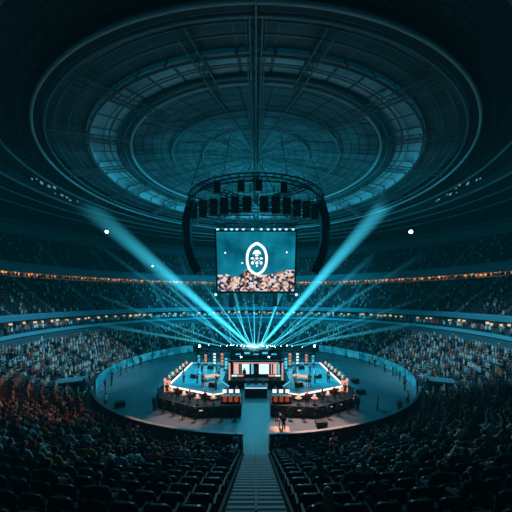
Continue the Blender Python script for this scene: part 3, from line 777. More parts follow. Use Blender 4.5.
# ------------------------------------------------------------------ big screen
SD = 50.0; SY = SD + CAMY; TILT = R(-12)
sw, sh_ = 13.9, 10.6
t = empty('video_screen', (0, SY, 19.4)); t.rotation_euler = (R(13), 0, 0); tag(t, 'large hanging video screen showing a white crest over a crowd picture', 'screen')
b = MB(); b.box((0, .35, 0), (sw + .5, .5, sh_ + .5))
for q in (-1, 1): b.box((q * (sw / 2 + .12), -.05, 0), (.28, .5, sh_ + .6)); b.box((0, -.05, q * (sh_ / 2 + .15)), (sw + .5, .5, .34))
b.build('casing', M['black'], t)
def screenmat():
    m = bpy.data.materials.new('screen_picture'); m.use_nodes = True; nt = m.node_tree; nt.nodes.remove(nt.nodes['Principled BSDF']); L = nt.links
    e = nt.nodes.new('ShaderNodeEmission'); tc = nt.nodes.new('ShaderNodeTexCoord'); n = nt.nodes.new('ShaderNodeTexNoise'); n.inputs['Scale'].default_value = .22; n.inputs['Detail'].default_value = 5
    r = nt.nodes.new('ShaderNodeValToRGB'); r.color_ramp.elements[0].position = .32; r.color_ramp.elements[1].position = .75
    r.color_ramp.elements[0].color = (.0, .06, .11, 1); r.color_ramp.elements[1].color = (.01, .34, .48, 1)
    L.new(tc.outputs['Object'], n.inputs['Vector']); L.new(n.outputs['Fac'], r.inputs['Fac']); L.new(r.outputs['Color'], e.inputs['Color']); e.inputs['Strength'].default_value = 1.15
    L.new(e.outputs[0], nt.nodes['Material Output'].inputs['Surface']); return m
def crowdpic():
    m = bpy.data.materials.new('crowd_picture'); m.use_nodes = True; nt = m.node_tree; nt.nodes.remove(nt.nodes['Principled BSDF']); L = nt.links
    e = nt.nodes.new('ShaderNodeEmission'); tc = nt.nodes.new('ShaderNodeTexCoord'); v = nt.nodes.new('ShaderNodeTexVoronoi'); v.inputs['Scale'].default_value = 2.3
    L.new(tc.outputs['Object'], v.inputs['Vector'])
    sp = nt.nodes.new('ShaderNodeSeparateColor'); L.new(v.outputs['Color'], sp.inputs[0])
    r = nt.nodes.new('ShaderNodeValToRGB'); r.color_ramp.interpolation = 'CONSTANT'
    els = r.color_ramp.elements; els[0].color = (.02, .03, .05, 1); els[1].position = .3; els[1].color = (.55, .2, .12, 1)
    for p_, c_ in ((.45, (.9, .5, .38, 1)), (.62, (1., .8, .72, 1)), (.76, (.12, .16, .2, 1)), (.88, (.8, .85, .9, 1))):
        q = els.new(p_); q.color = c_
    L.new(sp.outputs[0], r.inputs['Fac']); L.new(r.outputs['Color'], e.inputs['Color']); e.inputs['Strength'].default_value = 1.
    L.new(e.outputs[0], nt.nodes['Material Output'].inputs['Surface']); return m
b = MB(); b.box((0, .06, 0), (sw, .08, sh_)); sp_ = b.build('picture_panel', screenmat(), t)
def flat(parent, name, poly, y, m, th=.03):
    b = MB(); n = len(poly)
    b.add([(x, y, z) for x, z in poly] + [(x, y + th, z) for x, z in poly], [tuple(range(n))] + [(i, n + i, n + (i + 1) % n, (i + 1) % n) for i in range(n)]); return b.build(name, m, parent)
L0 = -sh_ / 2
hill = [(-sw / 2, L0), (sw / 2, L0), (sw / 2, L0 + 3.9), (5.2, L0 + 3.9), (3.6, L0 + 3.3), (1.5, L0 + 3.0), (-.1, L0 + 3.3), (-1.4, L0 + 4.2), (-2.6, L0 + 3.2), (-4, L0 + 2.6), (-5.4, L0 + 3.2), (-sw / 2, L0 + 3.0)]
flat(sp_, 'crowd_image', hill, -.02, crowdpic())
M['emblem'] = emat('emblem_white', (.85, 1., 1.), 1.6)
# crest: pointed oval band with a cap and two rows of rounded dots inside
def oval(a, hh, n=40):
    out = []
    for k in range(n):
        th = 2 * pi * k / n; x = a * sin(th); z = hh * cos(th)
        x *= 1 + .07 * sin(th) ** 2 * 0; z = hh * (abs(cos(th)) ** .92) * (1 if cos(th) >= 0 else -1) * (1.04 if abs(cos(th)) > .98 else 1); out.append((x, z))
    return out
eo = oval(1.95, 2.85); ei = oval(1.5, 2.35); n = len(eo); cx, cz = .15, .55
b = MB(); vs = [(x + cx, -.05, z + cz) for x, z in eo] + [(x + cx, -.05, z + cz) for x, z in ei]
b.add(vs, [(k, (k + 1) % n, n + (k + 1) % n, n + k) for k in range(n)]); b.build('emblem_band', M['emblem'], sp_)
b = MB()
def disc(x, z, a, c_, n=14): b.add([(cx + x + a * cos(2 * pi * k / n), -.05, cz + z + c_ * sin(2 * pi * k / n)) for k in range(n)], [tuple(range(n))])
cap = [(-.75, .85), (.75, .85), (.6, 1.3), (.3, 1.55), (0, 1.62), (-.3, 1.55), (-.6, 1.3)]
b.add([(cx + x, -.05, cz + z) for x, z in cap], [tuple(range(len(cap)))])
disc(0, .62, .35, .14)
for x in (-.8, 0, .8): disc(x, .12, .3, .2); disc(x * .95, -.68, .26, .3)
for x in (-.4, .4): disc(x, -.25, .13, .1)
disc(0, -1.25, .18, .14)
b.build('emblem_symbol', M['emblem'], sp_)
b = MB(); disc(-5.6, 1.1, .16, .16); disc(5.3, 1.2, .16, .16); disc(-2.6, -.7, .2, .12); b.build('picture_spark', M['emblem'], sp_)
# hanging pieces above and below the screen
o = truss('screen_truss', (-7.2, SY - 1.4, 25.9), (7.2, SY - 1.4, 25.9), .7, M['dark'], None, 20, .07, .04); tag(o, 'straight dark truss just above the top of the video screen', 'truss')
for k, x in enumerate((-6.6, -5.2, -4.2, -3.3, -2.2, -.6, .9, 2.1, 3.2, 4.1, 5.2, 6.4)):
    tt = empty('par_lamp', (x, SY - 1.6, 25.0)); tag(tt, 'small pale lamp on the truss above the screen, %s from left' % nth(k + 1), 'lamp', 'lamps above the video screen'); tt.rotation_euler = (R(20), 0, 0)
    b = MB(); b.cone((0, 0, -.25), .3, .2, .5, 12); b.tube([(0, 0, .2), (0, 0, .6)], .05, 5); b.build('housing', M['dark'], tt)
    b = MB(); b.box((0, -.28, -.1), (.42, .06, .28)); b.build('lens', M['dimlens'] if k % 3 != 1 else M['panelwhite'], tt)
for k, (px, wd, h) in enumerate(((231, .9, 2.4), (240, .6, 1.2), (256, .7, 1.8), (275, .9, 2.2), (289, .6, 1.3))):
    x = (px - 256) * SD / F
    b = MB(); b.box((0, 0, -h / 2), (wd, .5, h)); b.box((0, 0, .25), (.1, .1, .6)); b.box((0, -.27, -h / 2), (wd * .8, .06, h * .85))
    tag(b.build('hanging_speaker_cover', M['dark'], loc=(x, SY + .8, 13.7)), 'dark box panel hanging below the screen edge, %s from left' % nth(k + 1), 'panel', 'panels hung below the screen')
for s, sd in ((-1, 'left'), (1, 'right')):
    flood((s * 7.2, SY, 13.6), (s * 4, -40, 8), 'pale lamp at the lower %s corner of the screen' % sd, .3, M['dimlens'])

# ------------------------------------------------------------------ stage
def mir(poly, s): return poly if s < 0 else [(-x, y) for x, y in poly]
TERR = [(-13, -11.5), (-11.4, -15.4), (-6.6, -18.2), (-1.6, -17.6), (-1.7, -13.6), (-4.35, -10.6), (-4.6, 0.5), (-12.4, 1)]
DECK = [(-11.4, -12.4), (-5.2, -15.7), (-3.6, -15.0), (-3.5, -12.4), (-4.6, -10.4), (-4.75, .3), (-11.2, .6)]
DZ, TZ = 1.6, .95
for s, sd in ((-1, 'left'), (1, 'right')):
    t = empty('stage_wing', (0, 0, 0)); tag(t, 'angular %s stage wing with glossy teal deck and glowing white edges' % sd, 'stage')
    b = MB(); b.prism(mir(TERR, s), .0, TZ); b.build('terrace', M['skirt'], t)
    b = MB(); b.prism(mir(DECK, s), TZ, DZ); b.build('deck', M['deck'], t)
    P = mir(DECK, s)
    def strip(i, j, m, w=.22, h=.12):
        a = V(*P[i], 0); c = V(*P[j], 0); b = MB(); mid = (a + c) / 2; L_ = (c - a).length
        b.box((mid.x, mid.y, DZ + h / 2), (L_, w, h), rz=atan2(c.y - a.y, c.x - a.x)); b.build('edge_light', m, t)
    strip(0, 1, M['ledwhite'], .18, .16); strip(6, 0, M['ledwhite'], .2, .12); strip(5, 6, M['ledteal'], .18, .1); strip(3, 4, M['ledteal'], .12, .08); strip(1, 2, M['ledwhite'], .14, .1)
    # lit pillar at the outer near corner
    b = MB(); b.box((P[0][0], P[0][1], 1.6), (.7, .5, 1.5)); b.build('corner_light', M['ledpink'], t)
    # front parapet of the terrace with small lit panels
    Q = mir(TERR, s)
    b = MB()
    for i in range(0, 3):
        a = V(*Q[i], 0); c = V(*Q[i + 1], 0); mid = (a + c) / 2
        b.box((mid.x, mid.y, .6), ((c - a).length, .12, 1.2), rz=atan2(c.y - a.y, c.x - a.x))
    b.build('front_skirt', M['skirt'], t)
    for i in range(0, 3):
        a = V(*Q[i], 0); c = V(*Q[i + 1], 0); n_ = int((c - a).length / 1.2)
        for k in range(n_):
            m_ = a.lerp(c, (k + .5) / n_); d_ = (c - a).normalized(); out_ = V(d_.y, -d_.x, 0) * (1 if s < 0 else -1)
            out_ = out_ if out_.y < 0 or abs(out_.x) > .9 else -out_
            b = MB(); b.box((m_.x + out_.x * .09, m_.y + out_.y * .09, (.75 + .3 * random.random())), (.12 + .3 * random.random(), .05, .1), rz=atan2(d_.y, d_.x)); b.build('indicator_light', random.choice((M['dimpink'] if 'dimpink' in M else M['ledpink'], M['fascia'], M['fascia'], M['steel'])), t)

# centre booth
t = empty('stage_booth', (0, -7.2, 0)); tag(t, 'central stage booth with bright white screens in a lit frame', 'booth')
b = MB(); b.box((0, .6, .55), (8.2, 3.4, 1.1)); b.build('plinth', M['skirt'], t)
for x in (-3.85, -2.4, 2.4, 3.85): b = MB(); b.box((x, -.6, 2.4), (.2, .25, 2.7)); b.build('post', M['ledpink'] if abs(x) > 3 else M['steel'], t)
b = MB(); b.box((0, -.6, 3.75), (7.9, .35, .3)); b.build('top_beam', M['dark'], t)
b = MB(); b.box((0, -.8, 3.6), (6.6, .06, .14)); b.build('beam_light', M['ledpink'], t)
b = MB(); b.box((0, .9, 2.3), (7.6, .15, 2.6)); b.build('back_panel', M['skirt'], t)
for x, w, m in ((-2.85, 1.0, 'panelpink'), (-1.55, 1.1, 'panelwhite'), (1.2, 1.5, 'panelwhite'), (2.7, .9, 'panelpink'), (-.55, .35, 'ledteal'), (3.4, .3, 'ledteal')):
    b = MB(); b.box((x, .76, 2.35), (w, .1, 1.5)); o = b.build('video_panel', M[m], t)
    b = MB(); b.box((x, .8, 2.35), (w + .16, .08, 1.66)); b.build('panel_frame', M['black'], o)
for k, x in enumerate((-3.1, -2.2, 2.2, 3.1)):
    b = MB(); b.box((x, -1.0, 1.45), (.75, .6, .7)); b.build('counter', random.choice((M['steel'], M['wood'])), t)
    b = MB(); b.box((x, -1.0, 1.83), (.8, .65, .06)); b.build('counter_top', M['panelwhite'] if k in (0, 3) else M['ledpink'], t)
t = empty('host_desk', (0, -11.2, 0)); tag(t, 'low dark block desk with pale top in front of the central booth', 'desk')
b = MB(); b.box((0, 0, .65), (2.9, 1.3, 1.3)); b.build('desk_body', M['skirt'], t)
b = MB(); b.box((0, 0, 1.36), (3.1, 1.5, .12)); b.build('desk_top', M['fascia'], t)
b = MB(); b.box((0, -.67, 1.22), (2.9, .04, .1)); b.build('edge_light', M['panelwhite'], t)
for x in (-1.0, 0, 1.0): b = MB(); b.box((x, .2, 1.6), (.55, .06, .36), rx=R(-15)); b.box((x, .25, 1.44), (.1, .1, .1)); b.build('monitor', M['steel'], t)
# rear gantry
t = empty('rear_gantry', (0, 4.6, 0)); tag(t, 'dark lighting gantry across the back of the stage', 'gantry')
for x in (-4.6, 4.6, -11, 11): b = MB(); b.box((x, 0, 1.9), (.5, .5, 3.8)); b.box((x, 0, .08), (1.1, 1.1, .16)); b.build('tower', M['dark'], t)
for z in (3.3, 2.2): o = truss('cross_truss', (-11, 0, z), (11, 0, z), .6, M['dark'], t, 30, .07, .04)
b = MB(); b.box((0, .4, 1.9), (9, .15, 2.6)); b.build('backdrop_panel', M['fascia_dark'], t)
for k in range(5):
    b = MB(); b.box((-3.4 + 1.7 * k, .28, 2.2 + .3 * (k % 2)), (1.0, .1, .35)); b.build('light_bar', M['ledteal'], t)
# lit racks on the decks
for s, sd in ((-1, 'left'), (1, 'right')):
    for k, (x, y, h, m) in enumerate(((5.6, -2.2, 2.6, 'ledpink'), (7.0, -1.2, 2.4, 'panelwhite'), (4.7, -4.5, 2.3, 'ledteal'), (8.6, -.6, 2.0, 'ledpink'), (9.8, -.4, 1.8, 'ledteal'))):
        t = empty('light_rack', (s * x, y, DZ)); tag(t, 'upright light rack on the %s stage deck, %s from the booth side' % (sd, nth((2, 3, 1, 4, 5)[k])), 'light rack', 'light racks on the decks')
        b = MB(); b.box((0, 0, .06), (.7, .6, .12)); b.tube([(-.28, 0, 0), (-.28, 0, h)], .05, 6); b.tube([(.28, 0, 0), (.28, 0, h)], .05, 6); b.box((0, 0, h), (.7, .2, .1)); b.build('frame', M['dark'], t)
        for q in range(4): b = MB(); b.box((0, -.06, h * (.2 + .2 * q)), (.42, .1, h * .12)); b.build('lamp_cell', M[m] if q % 2 else M['orange'] if m == 'ledpink' else M[m], t)
    # low table, orange lamp light on its top put in as emission
    t = empty('low_table', (s * 6.3, -9.6, DZ), R(-s * 28)); tag(t, 'low table with orange-lit top on the %s deck' % sd, 'table')
    b = MB(); b.box((0, 0, .55), (2.4, 1.15, .1)); o = b.build('table_top', M['orange'], t)
    for q in (-.3, .3): b = MB(); b.box((0, q, .615), (1.9, .14, .04)); b.build('runner', M['panelpink'], o)
    for q in (-.9, .9):
        for w in (-.4, .4): b = MB(); b.box((q, w, .25), (.09, .09, .5)); b.build('leg', M['dark'], t)
    # red covered desk at the inner near corner of the terrace, with monitors
    t = empty('red_desk', (s * 2.9, -16.2, TZ)); tag(t, 'red covered desk with pale monitors at the inner corner of the %s wing' % sd, 'desk')
    b = MB(); b.box((0, 0, .4), (2.2, .7, .8)); b.build('desk_body', M['red'], t)
    for q in (-.98, -.33, .33, .98): b = MB(); b.box((q, -.37, .4), (.2, .06, .78)); b.build('front_slat', M['skirt'], t)
    b = MB(); b.box((0, -.37, .1), (2.2, .05, .2)); b.build('kick_panel', M['skirt'], t)
    b = MB(); b.box((0, 0, .83), (2.3, .8, .06)); b.build('desk_top', M['wood'], t)
    for q in (-.75, 0, .75):
        b = MB(); b.box((q, .2, 1.25), (.55, .06, .5)); b.box((q, .22, .93), (.1, .08, .2)); o = b.build('monitor', M['black'], t)
        b = MB(); b.box((q, .24, 1.25), (.5, .02, .44)); b.box((q, .16, 1.25), (.48, .02, .42)); b.build('monitor_screen', M['panelwhite'], o)
    # small bistro tables along the outer and front edge, with a lamp each
    spots = [(-12.3, -10.7), (-12.25, -9.1), (-12.2, -7.4), (-12.1, -5.7), (-12.05, -4.0), (-12.0, -2.3), (-11.9, -.6), (-10.2, -14.6), (-8.4, -15.8), (-6.6, -16.9), (-4.8, -16.9)]
    for k, (x, y) in enumerate(spots):
        t = empty('bistro_table', (x if s < 0 else -x, y, TZ)); tag(t, ('round lamp table on outer edge of %s stage wing, %s from the front' % (sd, nth(k + 1))) if k < 7 else ('round lamp table on front edge of %s stage wing, %s from outer corner' % (sd, nth(k - 6))), 'table', 'lamp tables on the stage terraces')
        b = MB(); b.cone((0, 0, .72), .38, .38, .05, 16); b.build('table_top', M['wood'], t)
        b = MB(); b.cone((0, 0, .04), .05, .05, .7, 8); b.cone((0, 0, 0), .25, .22, .05, 14); b.build('pedestal', M['dark'], t)
        b = MB(); b.cone((0, 0, .77), .09, .06, .14, 8); b.cone((0, 0, .91), .2, .13, .3, 12); b.build('lamp', M['whitelamp'] if k % 3 else M['panelpink'], t)

# ------------------------------------------------------------------ people on stage and floor
def st(x, y, z, rz, pose, ti, label, hi=None, sc=1.0): person(pose, (x, y, z), rz, label, 'people on stage and arena floor', sc, ti, hi)
for s, sd in ((-1, 'left'), (1, 'right')):
    for k, (x, y) in enumerate([(-12.2, -9.9), (-12.15, -8.2), (-12.1, -6.5), (-12.05, -4.8), (-12.0, -3.1), (-11.95, -1.4)]):
        st(x if s < 0 else -x, y, TZ, s * R(90) + random.uniform(-.4, .4), 'stand', (7, 3, 6, 4, 3, 6)[k], 'person in # top on outer edge of %s stage wing, %s from the front' % (sd, nth(k + 1)), None, .95)
    for k, (x, y) in enumerate([(-10.9, -14.2), (-9.3, -15.4), (-7.6, -16.5), (-5.7, -17.2)]):
        st(x if s < 0 else -x, y, TZ, random.uniform(-.5, .5), 'work', (6, 5, 3, 5)[k], 'person in # top at the front edge of %s stage wing, %s from outer corner' % (sd, nth(k + 1)), None, .95)
    for k, (x, y) in enumerate([(-3.5, -15.4), (-2.3, -15.4)]):
        st(x if s < 0 else -x, y, TZ, pi, 'work', 5, '@ person in # top behind red desk of %s wing, %s from outside' % (sd, nth(k + 1)), k)
    for k, (x, y, ti) in enumerate([(-7.9, -10.9, 3), (-8.3, -5.5, 4), (-6.0, -6.3, 7), (-9.3, -3.0, 3)]):
        st(x if s < 0 else -x, y, DZ, random.uniform(-3, 3), 'stand' if k % 2 else 'work', ti, 'performer in # top on the %s teal deck, %s from the front' % (sd, nth((1, 3, 2, 4)[k])))
    for k, (x, y) in enumerate([(-5.6, -12.6), (-8.9, -8.6), (-7.3, -3.6)]):
        t = empty('stage_monitor', (x if s < 0 else -x, y, DZ), s * .5); tag(t, 'dark wedge floor monitor on the %s deck, %s from the front' % (sd, nth(k + 1)), 'loudspeaker')
        b = MB(); b.add([(-.45, -.3, 0), (.45, -.3, 0), (.45, .35, 0), (-.45, .35, 0), (-.45, -.1, .55), (.45, -.1, .55), (.45, .3, .3), (-.45, .3, .3)], [(3, 2, 1, 0), (0, 1, 5, 4), (4, 5, 6, 7), (2, 3, 7, 6), (1, 2, 6, 5), (3, 0, 4, 7)]); b.build('cabinet', M['black'], t)
        b = MB(); b.add([(-.38, -.04, .535), (.38, -.04, .535), (.38, .26, .33), (-.38, .26, .33)], [(0, 1, 2, 3)]); b.build('grille', M['steel'], t)
    for k, (x, y) in enumerate([(-5.0, -13.6), (-6.9, -12.4), (-9.8, -10.6), (-5.4, -8.2)]):
        st(x if s < 0 else -x, y, DZ, random.uniform(-3, 3), 'work' if k % 2 else 'stand', (3, 6, 3, 4)[k], 'musician in # top on the %s deck, %s of those nearer the centre' % (sd, nth(k + 1)))
    for k in range(7):
        a = s * (66 + 6.5 * k + random.uniform(-1.5, 1.5)); p = pol(22.9 + random.uniform(-.5, .3), a, 0)
        st(p.x, p.y, 0, R(a) + random.uniform(-.6, .6), 'stand', random.choice((1, 0, 1, 6)), 'person in # top standing along the %s perimeter boards, %s from the near end' % (sd, nth(k + 1)))
    for k in range(8):
        f = (k + .5) / 8; a = V(-12.4, -15.9, 0); c = V(-6.6, -19.0, 0); e = V(-1.5, -18.4, 0); p = a.lerp(c, f / .55) if f < .55 else c.lerp(e, (f - .55) / .45)
        st(p.x if s < 0 else -p.x, p.y, 0, random.uniform(-.5, .5), 'stand', random.choice((1, 0, 1, 1, 0, 6, 2)), 'person in # top on floor before the %s stage front, %s from outside' % (sd, nth(k + 1)), None, .92)
st(0, -7.6, 1.1, pi, 'work', 5, 'performer in # top standing in the middle of the central booth', 0)
st(-1.7, -7.9, 1.1, pi - .4, 'stand', 1, 'performer in # top in the booth left of the central one', 1)
st(14.1, -16.0, 0, 1.3, 'stand', 6, '@ person in # top standing alone on open floor right of the stage', 1, 1.0)
st(15.9, -17.5, 0, 2.2, 'stand', 5, '@ person in # top standing by the right near pit wall', 0, 1.1)
st(18.5, -14.3, 0, 2.2, 'stand', 3, '@ person in # top by the right near end of blue boards', 0, 1.)
st(-17.9, -15.2, 0, -1.6, 'stand', 3, '@ person in # top by the left near end of blue boards', 2, 1.)
st(-1.6, -25.6 - .3, .25, 0, 'stand', 4, '@ steward in # top standing left at the foot of the central stairs', 0, 1.05)
st(1.75, -26.4, .5, .2, 'stand', 7, '@ steward in # top standing right at the foot of the central stairs', 1, 1.05)
# camera platform with operator
t = empty('camera_platform', (2.2, -22.6, 0)); tag(t, 'dark low camera platform at the right foot of the stairs', 'platform')
b = MB(); b.box((0, 0, .35), (1.7, 1.5, .7)); b.build('platform_body', M['skirt'], t)
b = MB(); b.box((0, 0, .73), (1.8, 1.6, .06)); b.build('platform_top', M['wood'], t)
st(2.55, -22.75, .76, -.1, 'work', 1, 'camera operator in # top on the dark platform by the stairs', 0, .85)
t = empty('tripod_camera', (2.3, -22.2, .76)); tag(t, 'dark broadcast camera on tripod on the low platform', 'camera')
for k in range(3): a = 2 * pi * k / 3; b = MB(); b.tube([(0, 0, 1.0), (.3 * cos(a), .3 * sin(a), 0)], .03, 6); b.build('leg', M['black'], t)
b = MB(); b.box((0, 0, 1.15), (.22, .5, .28)); b.build('camera_body', M['black'], t)
b = MB(); b.tube([(0, .25, 1.15), (0, .62, 1.15)], .09, 10); b.build('lens', M['dark'], t)
# flight cases on the floor
for k, (x, y, w, dp, h, rz, lab) in enumerate(((-16.2, -15.2, 1.1, .8, .6, .6, 'floor by the left curve of the pit wall'), (14.2, -10.5, 1.1, .8, .5, .2, 'open floor right of the right wing'), (15.2, -5.6, 1.0, .7, .5, .5, 'open floor far right of the stage'), (6.6, -20.2, 1.1, .7, .5, .1, 'floor before the right wing near the platform'))):
    t = empty('flight_case', (x, y, 0), rz); tag(t, 'dark equipment case standing on the %s' % lab, 'case')
    b = MB(); b.box((0, 0, h / 2 + .08), (w, dp, h - .16)); b.build('case_body', M['black'], t)
    b = MB(); b.box((0, 0, h + .03), (w + .04, dp + .04, .1)); b.build('lid', M['dark'], t)
    for q in (-1, 1):
        for u in (-1, 1): b = MB(); b.tube([(q * w * .4 - .03, u * dp * .35, .06), (q * w * .4 + .03, u * dp * .35, .06)], .06, 8); b.build('caster', M['black'], t)

# ------------------------------------------------------------------ moving heads with beams in the haze
def beammat(name, col, b0, fall, r0, r1, L_):
    m = bpy.data.materials.new(name); m.use_nodes = True; nt = m.node_tree; nt.nodes.remove(nt.nodes['Principled BSDF']); L = nt.links
    tc = nt.nodes.new('ShaderNodeTexCoord'); sp = nt.nodes.new('ShaderNodeSeparateXYZ'); L.new(tc.outputs['Object'], sp.inputs[0])
    def mt(op, a, c):
        x = nt.nodes.new('ShaderNodeMath'); x.operation = op
        for q, v in ((0, a), (1, c)):
            if isinstance(v, (int, float)): x.inputs[q].default_value = v
            else: L.new(v, x.inputs[q])
        return x.outputs[0]
    z = sp.outputs[2]
    rad = mt('ADD', mt('MULTIPLY', z, (r1 - r0) / L_), r0)
    rho = mt('DIVIDE', mt('SQRT', mt('ADD', mt('MULTIPLY', sp.outputs[0], sp.outputs[0]), mt('MULTIPLY', sp.outputs[1], sp.outputs[1])), 0.), rad)
    soft = mt('POWER', mt('MAXIMUM', mt('SUBTRACT', 1., mt('MULTIPLY', rho, rho)), 0.), 1.3)
    br = mt('DIVIDE', b0 * 5.2, mt('ADD', mt('DIVIDE', z, fall), 1.))
    end = mt('POWER', mt('MAXIMUM', mt('SUBTRACT', 1., mt('DIVIDE', z, L_)), 0.), 1.1)
    e = nt.nodes.new('ShaderNodeEmission'); e.inputs['Color'].default_value = (*col, 1)
    L.new(mt('MULTIPLY', mt('DIVIDE', br, mt('MULTIPLY', rad, 2.)), mt('MULTIPLY', end, soft)), e.inputs['Strength'])
    L.new(e.outputs[0], nt.nodes['Material Output'].inputs['Volume'])
    return m
def glowmat():  # emissive volume that paints star flare around the lenses
    m = bpy.data.materials.new('lens_flare_glow'); m.use_nodes = True; nt = m.node_tree; nt.nodes.remove(nt.nodes['Principled BSDF']); L = nt.links
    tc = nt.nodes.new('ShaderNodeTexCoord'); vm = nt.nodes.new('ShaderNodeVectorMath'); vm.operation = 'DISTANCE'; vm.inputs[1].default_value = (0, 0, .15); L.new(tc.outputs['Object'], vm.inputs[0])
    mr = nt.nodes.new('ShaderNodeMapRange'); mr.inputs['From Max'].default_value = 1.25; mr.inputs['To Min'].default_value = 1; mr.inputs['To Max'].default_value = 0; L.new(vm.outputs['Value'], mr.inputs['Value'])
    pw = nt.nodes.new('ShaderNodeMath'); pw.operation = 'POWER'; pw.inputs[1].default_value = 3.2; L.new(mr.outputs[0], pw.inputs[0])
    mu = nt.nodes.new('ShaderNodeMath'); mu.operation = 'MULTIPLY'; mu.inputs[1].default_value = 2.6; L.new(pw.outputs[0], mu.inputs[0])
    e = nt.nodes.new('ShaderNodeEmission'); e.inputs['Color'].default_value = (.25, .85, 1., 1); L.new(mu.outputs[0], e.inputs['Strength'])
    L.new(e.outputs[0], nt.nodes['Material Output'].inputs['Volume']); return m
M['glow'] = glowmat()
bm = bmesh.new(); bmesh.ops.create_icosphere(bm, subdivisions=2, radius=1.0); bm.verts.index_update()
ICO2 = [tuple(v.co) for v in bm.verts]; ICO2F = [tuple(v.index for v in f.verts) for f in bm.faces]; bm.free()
def moving_head(src, dst, L_, r0, r1, b0, fall, label, col=(.05, .62, .85), star=True):
    src = Vector(src); d = (Vector(dst) - src).normalized(); q = d.to_track_quat('Z', 'Y')
    t = empty('moving_head', src); tag(t, label, 'stage light', 'beam lights along the rear gantry')
    b = MB(); b.box((0, 0, -.62), (.5, .4, .16)); b.box((-.27, 0, -.3), (.06, .2, .55)); b.box((.27, 0, -.3), (.06, .2, .55)); b.build('yoke', M['black'], t)
    b = MB(); b.cone((0, 0, -.3), .16, .22, .42, 14); o = b.build('lamp_head', M['dark'], t); o.rotation_mode = 'QUATERNION'; o.rotation_quaternion = q
    b = MB(); b.cone((0, 0, .125), .2, .2, .02, 14); ln = b.build('lens', M['star'] if star else M['dimlens'], o)
    if b0 >= .7: b = MB(); bmx = [(x * 1.3, y * 1.3, .15 + z * 1.3) for x, y, z in ICO2]; b.add(bmx, ICO2F); b.build('flare_glow', M['glow'], o)  # glowing ball put in for the flare at the lens
    b = MB(); b.cone((0, 0, .15), r0, r1, L_, 20)
    o2 = b.build('light_beam', beammat('beam', col, b0, fall, r0, r1, L_), t, smooth=False); o2.rotation_mode = 'QUATERNION'; o2.rotation_quaternion = q
    o2.visible_shadow = True
    return t
def at(px, py, d): return V((px - 256) * d / F, d + CAMY, CAMZ + (298 - py) * d / F)
GD = 53.1
HEADS = [
 ((252, 347), (100, 217), 62, 55, .2, 3.2, .95, 22, 'beam light at gantry centre throwing the widest beam up left'),
 ((261, 346), (405, 182), 62, 60, .2, 3.4, .95, 24, 'beam light right of gantry centre throwing the widest beam up right'),
 ((250, 347), (205, 285), 58, 18, .1, .35, 1.36, 8, 'beam light throwing a narrow beam up left under the screen corner'),
 ((252, 348), (233, 305), 56, 13, .1, .28, 1.19, 7, 'beam light throwing a short narrow beam slightly left'),
 ((254, 348), (245, 300), 56, 12, .08, .22, 0.85, 7, 'beam light throwing a thin steep beam just left of vertical'),
 ((254.5, 348), (254, 292), 56, 12, .1, .25, 1.19, 7, 'beam light throwing a vertical beam toward the screen'),
 ((257, 348), (264, 298), 56, 11, .08, .22, 0.765, 7, 'beam light throwing a thin beam just right of vertical'),
 ((260, 347), (284, 288), 57, 16, .1, .3, 1.36, 8, 'beam light throwing a narrow beam up right under the screen'),
 ((242, 346), (180, 308), 58, 26, .12, .5, .5, 8, 'beam light throwing a low beam left from the gantry'),
 ((238, 346), (130, 268), 62, 44, .12, .8, .22, 14, 'beam light throwing a faint long beam toward left second tier'),
 ((231, 346), (227, 292), 56, 12, .1, .25, .35, 7, 'beam light throwing a faint vertical beam left of centre'),
 ((228, 346), (110, 300), 62, 36, .12, .6, .28, 12, 'beam light throwing a faint flat beam to the left stand'),
 ((270, 347), (298, 318), 56, 14, .1, .35, .45, 7, 'beam light throwing a short beam low right from the gantry'),
 ((274, 347), (336, 308), 58, 26, .12, .5, .4, 8, 'beam light throwing a low beam right from the gantry'),
 ((280, 346), (390, 275), 62, 44, .12, .8, .22, 14, 'beam light throwing a faint long beam toward right second tier'),
 ((286, 346), (400, 306), 62, 36, .12, .6, .26, 12, 'beam light throwing a faint flat beam to the right stand'),
 ((210, 345), (140, 318), 60, 22, .12, .45, .3, 9, 'beam light on left gantry tower throwing a flat beam left'),
 ((301, 347), (360, 325), 58, 22, .12, .45, .3, 9, 'beam light on right gantry tower throwing a flat beam right'),
 ((234, 346), (165, 282), 64, 40, .14, 1.1, .4, 14, 'beam light throwing a soft medium beam left below the widest one'),
 ((272, 347), (340, 285), 64, 40, .14, 1.1, .4, 14, 'beam light throwing a soft medium beam right below the widest one'),
 ((245, 347), (214, 318), 57, 16, .1, .4, .7, 8, 'beam light throwing a short beam low left of the centre fan'),
 ((266, 347), (306, 322), 57, 16, .1, .4, .7, 8, 'beam light throwing a short beam low right of the centre fan'),
 ((222, 346), (120, 328), 62, 38, .12, .9, .35, 12, 'beam light throwing a soft beam almost level to the left'),
 ((291, 346), (392, 328), 62, 38, .12, .9, .35, 12, 'beam light throwing a soft beam almost level to the right'),
 ((248, 347), (226, 258), 60, 26, .12, .8, .5, 12, 'beam light throwing a soft steep beam behind the left of the screen'),
 ((263, 347), (290, 258), 60, 26, .12, .8, .5, 12, 'beam light throwing a soft steep beam behind the right of the screen'),
]
for (sx, sy), (ex, ey), ed, L_, r0, r1, b0, fall, lab in HEADS:
    moving_head(at(sx, sy, GD), at(ex, ey, ed), L_, r0, r1, b0, fall, lab)
